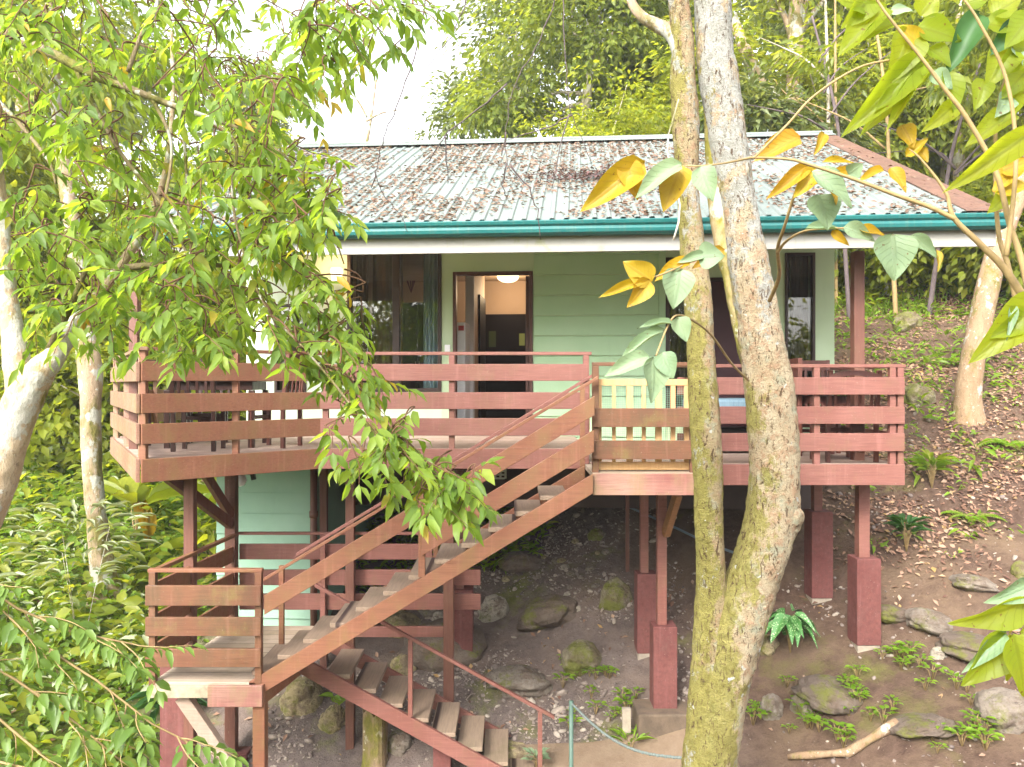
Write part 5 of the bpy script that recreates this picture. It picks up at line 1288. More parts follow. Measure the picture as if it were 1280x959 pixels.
# left mid-distance trunk
c_ = hit(132, 752, 8)
lt_ = thing("slender_tree", "pale lichen-patched trunk with root flare in the undergrowth near the low landing", "tree", c_)
hp_ = [Vector((c_.x, c_.y, c_.z - .2))] + [Wp(px, py, c_.y + dy) for px, py, dy in ((131, 735, 0), (127, 700, 0), (121, 650, 0), (116, 600, 0), (114, 540, 0), (113, 470, .05), (108, 420, .1), (100, 350, .2), (84, 240, .4), (70, 120, .7), (60, -20, 1.0))]
m = MB(); trunk_mesh(m, hp_, [.34, .2, .155, .135, .125, .13, .15, .14, .12, .1, .08, .06], 28, 8, .09, 4); m.build("trunk", BARK_PALE, lt_, smooth=True)
r_ = crown_leaves((c_.x - .7, c_.y + .8, 5.2), (2.6, 2.2, 1.5), 60, 60, .2, .3, .6, .6)
link("crown", leaf_mesh("crown", *r_[:5], T4, True, tuple(c_)), LEAF_BG1, lt_)

# forest protos, copied
FG = "forest trees on the slope behind the bungalow"
FL_ = "leafy forest tree on the wooded slope behind the bungalow"
def ft(loc, kind):
    if kind == 0:
        return make_tree("forest_tree", FL_, loc, [(0,0,0),(.15,0,2),(-.1,.1,4),(.1,0,6.2)], [.22,.18,.14,.08], [dict(c=(0,0,6.6), r=(2.7,2.5,2.2), n=110, per=60, shell=.35, droop=.6, cs=.7), dict(c=(-.6,0,4.4), r=(2.2,2.2,1.2), n=50, per=55, shell=.3, cs=.6)], LEAF_BG1, BARK_GREY, .22, FG)
    if kind == 1:
        return make_tree("forest_tree", FL_, loc, [(0,0,0),(-.1,0,1.5),(.1,.1,3),(0,0,4.4)], [.16,.13,.1,.06], [dict(c=(0,0,4.3), r=(2.0,1.9,2.6), n=110, per=60, shell=.4, droop=.8, cs=.6)], LEAF_BG3, BARK_GREY, .2, FG)
    if kind == 2:
        return make_tree("forest_tree", FL_, loc, [(0,0,0),(.2,0,2.4),(.1,.1,5),(.3,0,7.8)], [.26,.21,.17,.1], [dict(c=(.2,0,8.4), r=(2.9,2.7,2.1), n=110, per=62, shell=.35, droop=.7, cs=.75), dict(c=(1.4,0,6.2), r=(1.5,1.4,1.0), n=35, per=55, shell=.3, cs=.6)], LEAF_BG2, BARK_PALE, .22, FG)
    return make_tree("forest_tree", FL_, loc, [(0,0,0),(0,0,.5),(.1,0,1.1)], [.1,.08,.05], [dict(c=(0,0,1.3), r=(1.4,1.3,1.3), n=80, per=60, shell=.4, droop=.5, cs=.5)], LEAF_BG3, BARK_GREY, .2, FG)
protos = {}
plist = [(0, 30, 24, .8), (2, -90, 19, 1.05), (1, 160, 17, .75), (2, 300, 30, .8), (1, 250, 19, .7), (1, 70, 17, .7), (3, 20, 15, 1.1), (3, 110, 14.5, 1.0), (1, -40, 15, 1.0), (3, 190, 15.5, 1.1), (3, 60, 18, 1.3),
         (0, 800, 24, 1.0), (1, 890, 20, 1.0), (0, 1060, 25, 1.0), (2, 1130, 21, .9), (1, 1080, 18.5, .85), (0, 1200, 23, 1.0), (2, 1290, 20, 1.0), (1, 1180, 18.5, .8), (1, 1260, 17, .85), (3, 1110, 17.5, .9), (3, 1225, 16.5, .85), (3, 1290, 15.5, 1.0),
         (3, 1050, 20.5, 1.1), (3, 1160, 20.5, 1.2), (0, 1030, 34, 1.3), (0, 1300, 30, 1.2), (2, 140, 34, 1.0), (0, 230, 38, .75), (0, 380, 44, .7), (0, -120, 27, 1.2), (1, 700, 20, .7), (1, 600, 27, .6), (1, 780, 19, .8), (3, 850, 18, 1.0), (1, 1390, 18, 1.1), (0, 1420, 24, 1.2), (1, 430, 44, .75), (1, 330, 24, .75), (3, 300, 18, 1.0), (2, 1010, 28, 1.1)]
for kind, px, Y, sc in plist:
    g = gpos(px, Y)
    if kind not in protos: protos[kind] = ft(g, kind); protos[kind].scale = (sc, sc, sc)
    else: dup(protos[kind], g, random.uniform(0, 6.28), (sc * random.uniform(.9, 1.1), sc * random.uniform(.9, 1.1), sc * random.uniform(.9, 1.12)))
# trees on the far side of the camera, seen mirrored in the window panes
for kind, x, y, sc in ((0, 2.5, -11, 1.5), (2, -4.5, -13, 1.5), (1, 6.5, -12, 1.6), (1, -1.5, -14, 1.7), (0, -9.5, -11, 1.5)):
    dup(protos[kind], (x, y, Hz(x, y) - .1), random.uniform(0, 6.28), sc, "leafy tree beyond the viewpoint, mirrored in the window panes", "trees mirrored in the window panes")

# ---- undergrowth carpet (uncountable) on the green slope and the upper bank
def undergrowth(name, pts, mat, size, T=T8, nl=(6, 12), asp=.34, hgt=.5):
    P = []; D = []; N_ = []; L = []
    for (x, y) in pts:
        z0 = Hz(x, y); k = rng.integers(*nl); s_ = rng.uniform(.6, 1.3) * size; a0 = rng.uniform(0, 6.28); hh = hgt * rng.uniform(.3, 1.2)
        for i in range(k):
            a = a0 + i * 2.4; e = rng.uniform(-.7, .9); d = np.array([math.cos(a), math.sin(a), e]); f = (i + 1) / k
            P.append((x + .05 * math.cos(a) + rng.normal(0, .03), y + .05 * math.sin(a) + rng.normal(0, .03), z0 + hh * f)); D.append(d); N_.append(np.array([0, -.25, 1.0]) + .35 * rng.normal(size=3)); L.append(s_ * rng.uniform(.7, 1.2))
    L = np.array(L); o = link(name, leaf_mesh(name, P, D, N_, L, L * asp * rng.uniform(.8, 1.2, len(L)), T), mat); return setp(o, kind="stuff")
def scat(n, xr, yr, f=None):
    x = rng.uniform(*xr, n); y = rng.uniform(*yr, n)
    if f is not None: k = rng.uniform(size=n) < f(x, y); x, y = x[k], y[k]
    return list(zip(x, y))
left_ok = lambda x, y: np.where((x > -3.7 - .04 * (y - 7)) & (y < 10.5), 0, np.where((x > -4.1) & (y < 13), .12, 1.0)) * np.clip((y - 5.2) / 2, .15, 1)
undergrowth("undergrowth", scat(2600, (-12, -3.4), (5.5, 16), left_ok), LEAF_UNDER, .15, hgt=.45, asp=.58, nl=(8, 15))
undergrowth("undergrowth", scat(900, (-14, -3.6), (8, 19), left_ok), LEAF_BG3, .24, asp=.5, hgt=.8)
undergrowth("undergrowth", scat(260, (-11, -3.8), (7, 15), left_ok), LEAF_SILVER, .15, asp=.4, hgt=.8)
undergrowth("undergrowth", scat(420, (-2.9, .5), (11.5, 14.0)), LEAF_UNDER, .16, hgt=.3)
rt = lambda x, y: np.clip((y - 8.5) / 9, 0, 1) ** 1.3 * np.clip((x - 3.9 - .0 * y) / 1.0, 0, 1)
undergrowth("bank_herbs", scat(2600, (4.1, 14), (8.5, 20), rt), LEAF_GROUND, .13, hgt=.16, nl=(4, 9))
undergrowth("bank_herbs", scat(800, (4.1, 14), (9.5, 20), rt), LEAF_UNDER, .2, hgt=.3, nl=(5, 10), asp=.26)
undergrowth("bank_herbs", scat(1500, (4.5, 17), (17.0, 22)), LEAF_BG3, .2, hgt=.4, nl=(5, 10), asp=.3)
# grass on the crest of the bank
gp_ = scat(5200, (4.6, 17), (16.2, 21)); P = np.array([(x, y, Hz(x, y)) for x, y in gp_]); D = rng.normal(0, .4, (len(P), 3)); D[:, 2] = 1
setp(link("grass", leaf_mesh("grass", P, D, rnd_dirs(len(P)), rng.uniform(.12, .3, len(P)), .02, T4), GRASS), kind="stuff")

# ---- single plants
def plant(name, label, c, nleaf, L, asp, mat, hgt, T=T8, arch=.5, cat="plant", up=.9, group=None, stemmat=None, spread=.06, rosette=False, nstem=99):
    t = thing(name, label, cat, c, 0, group); ls = LeafSet(); m = MB()
    for i in range(nleaf):
        a = i * 2.4 + random.uniform(-.3, .3); f = (i + .5) / nleaf; e = up * (1.1 - f if rosette else random.uniform(.2, 1.0)) - arch * .3
        b = Vector(c) + Vector((0, 0, .02 + (0 if rosette else hgt * random.uniform(.5, 1.0))))
        s_ = Vector((math.cos(a), math.sin(a), 0)); p = b + s_ * spread * random.uniform(.4, 1.4) + Vector((0, 0, .06 + (hgt * (1 - f) if rosette else 0)))
        d = Vector((math.cos(a), math.sin(a), e)); l_ = L * random.uniform(.75, 1.2)
        ls.add(p, d, Vector((-.5 * math.cos(a) * e, -.5 * math.sin(a) * e, 1)) + Vector((random.gauss(0, .2), random.gauss(0, .2), 0)), l_, l_ * asp * random.uniform(.85, 1.15))
        if i < nstem and i % 2 == 0: m.tube([Vector(c) + Vector((0, 0, -.03)), Vector(c).lerp(p, .5) + Vector((0, 0, .04)), p], [.0045, .004, .003] if L < .5 else [.012, .01, .007], 5)
    lpart("foliage", ls, T, mat, t); m.build("stem", stemmat or TWIG_TAN, t, smooth=True); return t
TB = big_template(7, 5, .28, .03); TBD = big_template(8, 5, .55, .02)
def fern(label, c, nf=9, L=.5, group=None):
    t = thing("fern", label, "fern", c, 0, group); ls = LeafSet(); m = MB()
    for i in range(nf):
        a = i * 2.4 + random.uniform(-.3, .3); l_ = L * random.uniform(.7, 1.15); pts = []
        for k in range(9):
            s_ = k / 8; r = l_ * (s_ * .9); z = l_ * (.75 * s_ - .75 * s_ * s_); pts.append(Vector(c) + Vector((math.cos(a) * r, math.sin(a) * r, z)))
        m.tube(pts, [.004 - .0003 * k for k in range(9)], 4)
        for k in range(1, 9):
            for j in (0, .5):
                if k + j >= 8.4: continue
                p = pts[k].lerp(pts[min(k + 1, 8)], j); tdir = (pts[min(k + 1, 8)] - pts[k - 1]).normalized(); sd_ = Vector((-math.sin(a), math.cos(a), 0)); ll = l_ * .26 * math.sin(math.pi * min(1, ((k + j) / 8.6)) ** .7) + .01
                for sg in (-1, 1): ls.add(p, sd_ * sg + tdir * .45 + Vector((0, 0, -.15)), (0, 0, 1), ll, ll * .3)
    lpart("frond", ls, T4, LEAF_GROUND, t); m.build("stem", TWIG_TAN, t); return t
plant("spotted_plant", "rosette of cream-spotted dark green leaves on bare earth right of the double trunk", hit(988, 818), 17, .30, .42, LEAF_SPOT, .36, TBD, 1.6, up=.5)
plant("dark_leaf_shrub", "low bluish dark-leaved shrub at the upper edge of the bare bank", hit(1133, 690), 34, .24, .28, LEAF_DARK, .3, T8, .4, "shrub")
plant("leafy_shrub", "bushy bright green plant below the porch railing end", hit(1165, 612), 40, .26, .22, LEAF_UNDER, .3, T8, .3, "shrub")
plant("agave_like_plant", "yellow-green strap-leaved plant growing at the rope by the footing block", hit(788, 945), 9, .26, .13, LEAF_GROUND, .05, T8, .6, up=1.1)
plant("dark_leaf_plant", "drooping slate-green leafy plant under the low landing's outer edge", hit(206, 905, 7.5), 22, .42, .2, LEAF_DARK, .3, TB, 1.2, up=.6)
plant("banana_like_plant", "broad-leaved plant with a withered yellow hanging leaf on the green slope", hit(170, 690, 9), 7, 1.1, .24, LEAF_BG3, .9, TB, .4, up=1.1)
wl = LeafSet(); c_ = hit(170, 690, 9); 
for k in range(4): wl.add((c_.x + .1 + .05 * k, c_.y - .1, c_.z + .95 - .1 * k), (.05, -.1, -1), (.3 * k, -1, 0), .6, .16)
wp = thing("withered_leaf", "withered yellow-brown leaf bundle hanging from the broad-leaved plant", "leaf", (c_.x + .15, c_.y - .1, c_.z + .6)); lpart("dead_leaves", wl, TB, LEAF_YELLOW, wp)
plant("silvery_shrub", "silvery narrow-leaved shrub clasping the pale trunk beside the terrace corner", tuple(Vector((Wp(100, 575, 10.2).x, 10.2, Hz(Wp(100, 575, 10.2).x, 10.2)))), 110, .3, .17, LEAF_SILVER, 1.9, T8, .5, "shrub", up=.5, spread=.5, nstem=6, stemmat=BARK_GREY)
plant("broad_leaf_plant", "pale broad-leaved plant seen through the low landing's railing", hit(262, 720, 9), 10, .8, .26, LEAF_BG3, .6, TB, .8, up=.8)
plant("leafy_shrub", "seedling with big heart-shaped leaves beside the short stump", hit(425, 912), 5, .2, .7, LEAF_GROUND, .3, TB, .8)
plant("blue_green_succulent", "small blue-green sprig at the foot of the lower stair", hit(672, 968), 30, .09, .5, LEAF_PALE, .12, T8, .2)
fern("fern beside the mossy rock on the upper leaf-littered slope", hit(1180, 330), 10, .7)
fern("arching fern just right of the mossed boulder by the porch", hit(1195, 455), 9, .5)
fern("fern at the foot of the leaning hillside trunk", hit(1262, 560), 10, .5)
fern("light green fern clump hanging down the bank near the leafy shrub", hit(1215, 650), 9, .4)
FG2 = "seedlings sprouting on the bare slope"
SLB = "small bright green seedling sprouting on the bare slope below the piers"
sp0 = None
spots = [(random.gauss(1075, 55), random.gauss(880, 26)) for _ in range(20)] + [(random.gauss(990, 45), random.gauss(905, 22)) for _ in range(10)] + [(random.gauss(1215, 22), random.gauss(935, 12)) for _ in range(9)] + [(random.gauss(1120, 16), random.gauss(832, 8)) for _ in range(8)] + [(random.gauss(760, 26), random.gauss(890, 22)) for _ in range(14)] + [(random.uniform(650, 760), random.uniform(835, 860)) for _ in range(8)] + [(random.uniform(1130, 1230), random.uniform(830, 920)) for _ in range(8)]
for px, py in spots:
    c_ = hit(px, py)
    if sp0 is None: sp0 = plant("seedling", SLB, c_, 11, .10, .6, LEAF_GROUND, .07, T8, .4, up=.6, group=FG2)
    else: dup(sp0, c_, random.uniform(0, 6.28), random.uniform(.45, .95))

# thin bare saplings and crooked branches in the thicket behind the roof's far end
def sapling(label, px, Y, top, r0, mat, lean=0, kids=3):
    g = Vector(gpos(px, Y)); t = thing("bare_sapling", label, "sapling", g); e = Wp(top[0], top[1], Y); m = MB()
    q = [g, g.lerp(e, .33) + Vector((lean * .5, 0, 0)), g.lerp(e, .66) + Vector((lean, 0, 0)), e]; trunk_mesh(m, q, [r0, r0 * .85, r0 * .7, r0 * .45], 8, 6, .06, px); m.build("trunk", mat, t, smooth=True)
    for k in range(kids):
        a = q[1].lerp(q[3], random.uniform(.25, .95)); d = Vector((random.choice((-1, 1)) * random.uniform(.4, 1.2), random.uniform(-.3, .3), random.uniform(.3, 1.0)))
        m = MB(); trunk_mesh(m, [a, a + d * .5 + Vector((0, 0, .1)), a + d, a + d * 1.5 + Vector((random.gauss(0, .15), 0, -.1))], [r0 * .5, r0 * .4, r0 * .28, .006], 6, 4, .05, k); m.build("branch", mat, t, smooth=True)
    return t
sapling("thin straight pale sapling just past the forked trunk", 1036, 16.5, (1030, -40), .05, BARK_GREY, .05)
sapling("pair-like second thin pale sapling, paler and straighter", 1045, 17.0, (1044, -20), .045, TWIG_TAN, 0, 2)
sapling("crooked dark sapling crossing the thicket over the rusty verge", 1062, 16.2, (1015, 20), .05, TWIG_GREY, .25, 5)
sapling("dark slanting sapling rising from behind the verge's middle", 1160, 15.8, (1225, 80), .055, TWIG_GREY, -.2, 5)
sapling("stout pale trunk standing upright at the top of the thicket", 1196, 17.5, (1198, -60), .14, BARK_PALE, .05, 2)
sapling("slim tan sapling leaning outward at the thicket's outer edge", 1120, 16.0, (1085, -30), .05, TWIG_TAN, .15, 4)
sapling("pale sapling visible through the leafy canopy by the ridge's far left", 400, 30, (470, 100), .09, BARK_PALE, .3, 4)
sapling("pale trunk in the hazy forest beyond the near leafy canopy", 40, 17, (20, 60), .2, BARK_PALE, .1, 3)

# ================================================================== NEAR LEAFY TREE (upper left) and its drooping twigs
ltree = thing("leafy_tree", "large lichen-barked tree leaning in with drooping pointed leaves before the terrace", "tree", (-4.6, 5.0, Hz(-4.6, 5.0)))
lp = [(-292, 1700, 150), (-250, 1400, 110), (-170, 1000, 80), (-85, 770, 64), (-22, 640, 56), (0, 583, 52), (16, 533, 50), (30, 500, 52), (46, 470, 46), (72, 440, 30), (93, 403, 19), (108, 384, 17), (130, 360, 15), (152, 330, 13), (178, 290, 11), (200, 240, 9), (212, 180, 7), (216, 110, 6), (214, 40, 4)]
P_, r_ = px_path(lp, 5.0); m = MB(); trunk_mesh(m, P_, [k_ * .86 for k_ in r_], 44, 10, .09, 6); m.build("trunk", BARK_LIMB2, ltree, smooth=True)
P2, r2 = px_path([(30, 505, 36), (24, 470, 32), (18, 430, 28), (12, 390, 25), (4, 330, 23), (-4, 250, 22), (-14, 150, 20, 4.9), (-20, 50, 17, 4.8), (-15, -60, 14, 4.7)], 5.0)
m = MB(); trunk_mesh(m, P2, r2, 30, 8, .09, 12); m.build("trunk", BARK_LIMB2, ltree, smooth=True)
LIMBS = [
 ([(-20, 50, 18, 4.8), (0, 38, 14, 4.75), (40, 56, 13, 4.65), (75, 72, 12, 4.6), (120, 96, 10, 4.55), (160, 110, 9, 4.5), (205, 128, 8, 4.5), (255, 145, 6, 4.5), (310, 165, 4, 4.5)],),
 ([(90, 76, 7, 4.6), (112, 120, 6, 4.55), (150, 190, 5, 4.5), (205, 260, 4, 4.45), (235, 320, 3, 4.4)],),
 ([(186, 116, 6, 4.5), (214, 178, 4, 4.5), (206, 250, 4, 4.5), (192, 310, 3, 4.5)],),
 ([(226, 120, 5, 4.55), (232, 200, 4, 4.6), (238, 300, 4, 4.6), (240, 345, 2, 4.6)],),
 ([(-20, -20, 12, 4.8), (80, -50, 10, 4.7), (190, -40, 9, 4.6), (300, -30, 7, 4.5), (400, -30, 5, 4.4), (480, -25, 3, 4.35)],),
 ([(160, 90, 6, 4.5), (176, 45, 5, 4.5), (195, 10, 5, 4.5), (200, -40, 6, 4.6)],),
 ([(-10, 120, 8, 4.9), (20, 150, 5, 4.8), (60, 200, 4, 4.7), (70, 230, 3, 4.7)],),
 ([(260, 148, 4, 4.5), (295, 180, 4, 4.45), (290, 235, 3, 4.4), (300, 300, 3, 4.4), (330, 380, 3, 4.3), (375, 430, 3, 4.2), (410, 470, 3, 4.15), (450, 520, 3, 4.1), (500, 575, 2, 4.1), (545, 610, 2, 4.1)],),
 ([(150, 335, 10, 5.0), (230, 330, 7, 4.9), (320, 335, 4, 4.8)],),
 ([(60, 440, 10, 5.0), (90, 380, 8, 4.8), (110, 330, 5, 4.7)],),
 ([(300, 170, 4, 4.5), (350, 190, 3, 4.4), (400, 250, 3, 4.35), (430, 330, 2, 4.3)],),
]
m = MB(); nodes = []
for (lst,) in LIMBS:
    P_, r_ = px_path(lst, 4.5); trunk_mesh(m, P_, [max(.004, k) for k in r_], 8, 5, .05, 1)
    for a, b in zip(P_[:-1], P_[1:]):
        for k in range(4): nodes.append(a.lerp(b, k / 4))
m.build("branch", bark("dark_limb_bark", (.17, .13, .07), (.24, .19, .11), (.15, .15, .03), .5, (.4, .4, .34), .25), ltree, smooth=True)
TWL = LeafSet(); TWM = MB()
def twig(p0, d, ln, nl, LL, ls, mb, sag=.5, asp=.36, pair=.62):
    p = Vector(p0); d = Vector(d).normalized(); pts = [p.copy()]; step = ln / nl
    for i in range(nl):
        d = (d + Vector((random.gauss(0, .12), random.gauss(0, .12), random.gauss(0, .08) - sag * .12))).normalized(); p = p + d * step; pts.append(p.copy())
        side = d.cross(Vector((0, 0, 1))); side = side.normalized() if side.length > .05 else Vector((1, 0, 0)); sg = 1 if i % 2 else -1
        for q in ((sg,) if random.random() > pair else (1, -1)):
            ld = d * random.uniform(.3, .8) + side * q * random.uniform(.6, 1.0) + Vector((0, 0, -random.uniform(.15, .85)))
            l_ = LL * random.choice((random.uniform(.45, .8), random.uniform(.8, 1.2), random.uniform(.9, 1.35))); nn = Vector((0, 0, 1)) + side * q * -.2 + Vector((random.gauss(0, .35), random.gauss(0, .35) - .15, 0))
            ls.add(p + ld.normalized() * .012, ld, nn, l_, l_ * asp * random.uniform(.85, 1.15))
    ls.add(p, d + Vector((0, 0, -.3)), (random.gauss(0, .3), random.gauss(0, .3), 1), LL, LL * asp)
    mb.tube(pts, [.0042 - .0026 * i / nl for i in range(nl + 1)], 4, False); return pts
CL = [(110, 50, 150, 75, 62), (320, 45, 140, 65, 50), (440, 30, 75, 45, 20), (60, 190, 95, 100, 46), (210, 180, 120, 95, 52), (335, 175, 75, 85, 42), (345, 250, 60, 60, 30), (110, 310, 140, 70, 62), (270, 310, 120, 75, 58), (385, 290, 46, 80, 26),
      (315, 400, 85, 45, 26), (395, 400, 45, 50, 11), (240, 405, 90, 40, 24), (150, 380, 110, 40, 24), (60, 330, 90, 60, 18), (440, 470, 45, 35, 11), (465, 540, 50, 35, 17), (540, 605, 46, 24, 18), (500, 575, 42, 28, 11), (420, 420, 45, 50, 9), (40, 400, 50, 30, 5), (520, 5, 30, 20, 4)]
tw = []
for cx, cy_, rx, ry, nn in CL:
    for k in range(int(nn * .84)):
        a = random.uniform(0, 6.28); r = math.sqrt(random.random()); px, py = cx + rx * r * math.cos(a), cy_ + ry * r * math.sin(a)
        deep = cy_ < 420 and cx < 360
        Y = random.uniform(3.9, 6.2) if deep else random.uniform(3.95, 4.5)
        tw.append(Wp(px, py, Y))
tw.sort(key=lambda p: min((p - q).length for q in nodes))
BM = MB()
for p in tw:
    q = min(nodes, key=lambda n_: (n_ - p).length + .35 * max(0, p.z - n_.z))
    ln = random.uniform(.24, .42)
    hd = Vector((p.x - q.x, p.y - q.y, 0)); hd = hd.normalized() if hd.length > .02 else Vector((1, 0, 0))
    d = hd * .7 + Vector((random.gauss(.15, .45), random.gauss(-.1, .35), random.gauss(-.35, .3))); d.normalize()
    s_ = p - d * ln * .5
    if (s_ - q).length > .05:
        md = q.lerp(s_, .5) + Vector((random.gauss(0, .04), random.gauss(0, .04), .05)); qs = [q * (1 - t_) ** 2 + md * 2 * t_ * (1 - t_) + s_ * t_ * t_ for t_ in (0, .17, .34, .5, .67, .84, 1)]; BM.tube(qs, [.0055 - .0003 * i_ for i_ in range(7)], 5, False); nodes.append(md); nodes.append(s_)
    pts = twig(s_, d, ln, random.randint(7, 10), .104, TWL, TWM); nodes.append(pts[len(pts) // 2])
T8B = (T8[0] * np.array([1, .9, 1]) + np.array([(0,0,0),(0,0,.04),(0,0,.0),(-.06,.06,-.16),(0,0,-.05),(.02,0,-.09),(0,0,.03),(0,.02,-.02)]), T8[1], T8[2])
T8C = (T8[0] * np.array([1, 1.1, 1]) + np.array([(0,0,0),(0,0,-.05),(0,0,.02),(.02,-.05,.14),(0,.03,.05),(0,0,.06),(0,-.02,-.1),(0,0,-.07)]), T8[1], T8[2])
for h_ in range(3):
    sub = LeafSet()
    for nm in 'PDNLW': setattr(sub, nm, getattr(TWL, nm)[h_::3])
    lpart("foliage", sub, (T8, T8B, T8C)[h_], LEAF_NEAR, ltree)
TWM.build("twigs", TWIG, ltree, smooth=True); BM.build("branchlets", TWIG, ltree, smooth=True)
ol_ = LeafSet()
for a, b in (((292, 150), (316, 162)), ((133, 121), (138, 137)), ((32, 30), (36, 38)), ((420, 345), (438, 362))):
    p, q = Wp(*a, 3.9), Wp(*b, 3.88); ol_.add(p, q - p, (.2, -1, .4), (q - p).length * 1.1, (q - p).length * .42)
lpart("yellowed_leaves", ol_, T8, LEAF_YELLOW, ltree)
# sapling at the bottom left
sap = thing("sapling", "light green sapling spreading in front of the low landing", "sapling", (-1.95, 4.2, Hz(-1.95, 4.2)))
SL_ = LeafSet(); SM = MB()
for st in ([(-60, 700), (40, 800), (120, 850), (190, 905), (240, 930)], [(-70, 800), (20, 850), (90, 900), (150, 950)], [(-80, 690), (20, 760), (90, 790), (165, 805)], [(-90, 850), (0, 900), (60, 950), (100, 990)], [(-90, 930), (30, 960), (120, 1000)]):
    P_ = [Wp(x, y, 4.1 + .1 * random.random()) for x, y in st]
    SM.tube([Vector((-2.9, 4.2, Hz(-2.9, 4.2)))] + P_, [.014] + [.008 - .001 * k for k in range(len(P_))], 6)
    for a, b in zip(P_[:-1], P_[1:]):
        for k in range(3):
            p = a.lerp(b, random.random()); d = (b - a).normalized() + Vector((random.gauss(0, .5), random.gauss(-.2, .4), random.gauss(-.05, .3))); twig(p, d, random.uniform(.2, .38), 7, .1, SL_, SM, .4, .42)
    twig(P_[-1], P_[-1] - P_[-2],   .3, 7, .1, SL_, SM, .4, .42)
lpart("foliage", SL_, T8, LEAF_SAP, sap); SM.build("stem", TWIG_TAN, sap, smooth=True)

# ================================================================== LARGE-LEAVED SHRUB (right) and dangling twigs
shrub = thing("large_leaf_shrub", "lanky shrub with huge translucent yellow-green leaves in front of the roof", "shrub", (2.5, 3.2, Hz(2.5, 3.2)))
m = MB()
def stem(pts, Y, w0, w1):
    P_ = [Wp(p[0], p[1], p[2] if len(p) > 2 else Y) for p in pts]; n = len(P_)
    r_ = [.68 * (w0 + (w1 - w0) * i / (n - 1)) / 2 * Y / 1000 for i in range(n)]; trunk_mesh(m, P_, r_, 10, 6, .03, 3)
base = [(1420, 2400), (1410, 1500), (1390, 900), (1345, 600), (1300, 420)]
stem(base + [(1262, 345), (1225, 305), (1192, 272), (1182, 240), (1152, 200), (1136, 186)], 3.2, 26, 1.5)
stem([(1194, 274), (1160, 258), (1120, 244), (1070, 225), (1015, 207), (985, 199), (940, 197)], 3.2, 9, 4)
stem([(1300, 430), (1278, 330), (1262, 280), (1245, 215), (1210, 150), (1180, 110), (1150, 70), (1110, 20), (1090, -10)], 3.1, 13, 4)
stem([(1290, 470), (1262, 340), (1248, 290), (1244, 200), (1248, 130), (1265, 70), (1262, 40)], 3.3, 11, 3)
stem([(1258, 320), (1270, 200), (1258, 100), (1225, 30), (1205, 0), (1185, -20)], 3.05, 9, 3)
stem([(1150, 72), (1080, 82), (1020, 118), (985, 155), (960, 180), (942, 198)], 3.2, 4, 5)
stem([(962, 376, 5.6), (974, 345, 5.2), (972, 312, 4.8), (980, 285, 4.5), (1000, 225, 4.2), (1018, 207, 3.6)], 4.5, 9, 4)
stem([(972, 315, 4.8), (985, 300, 4.6), (1010, 288, 4.3), (1060, 285, 4.0)], 4.5, 6, 3)
stem([(940, 197, 3.4), (900, 205, 4.0), (860, 208, 4.2), (810, 205, 4.2)], 4.0, 4, 2)
stem([(935, 475, 5.55), (915, 455, 5.2), (890, 420, 4.8), (868, 402, 4.5), (848, 394, 4.4), (836, 405, 4.3), (820, 445, 4.2)], 4.6, 5, 3)
stem([(905, 312, 4.9), (870, 325, 4.5), (835, 340, 4.3), (808, 350, 4.2)], 4.4, 4, 3)
stem([(1400, 1100), (1370, 900), (1320, 800), (1285, 755), (1262, 792)], 2.6, 12, 4)
m.build("stem", TWIG_TAN, shrub, smooth=True)
BIG = {'g': (LeafSet(), LEAF_BIG, "foliage"), 'p': (LeafSet(), LEAF_PALE, "pale_leaves"), 'y': (LeafSet(), LEAF_YELLOW, "yellowed_leaves"), 'd': (LeafSet(), LEAF_DARK, "dark_leaves")}
def bl(k, b, t, w_, Y=3.2, dy=-.04, tilt=0.0):
    p, q = Wp(*b, Y), Wp(*t, Y + dy); l_ = (q - p).length
    n_ = Vector((random.gauss(tilt, .25), -1, random.gauss(.35, .2)))
    BIG[k][0].add(p, q - p, n_, l_ * 1.04, w_ * Y / 1000 * 1.12)
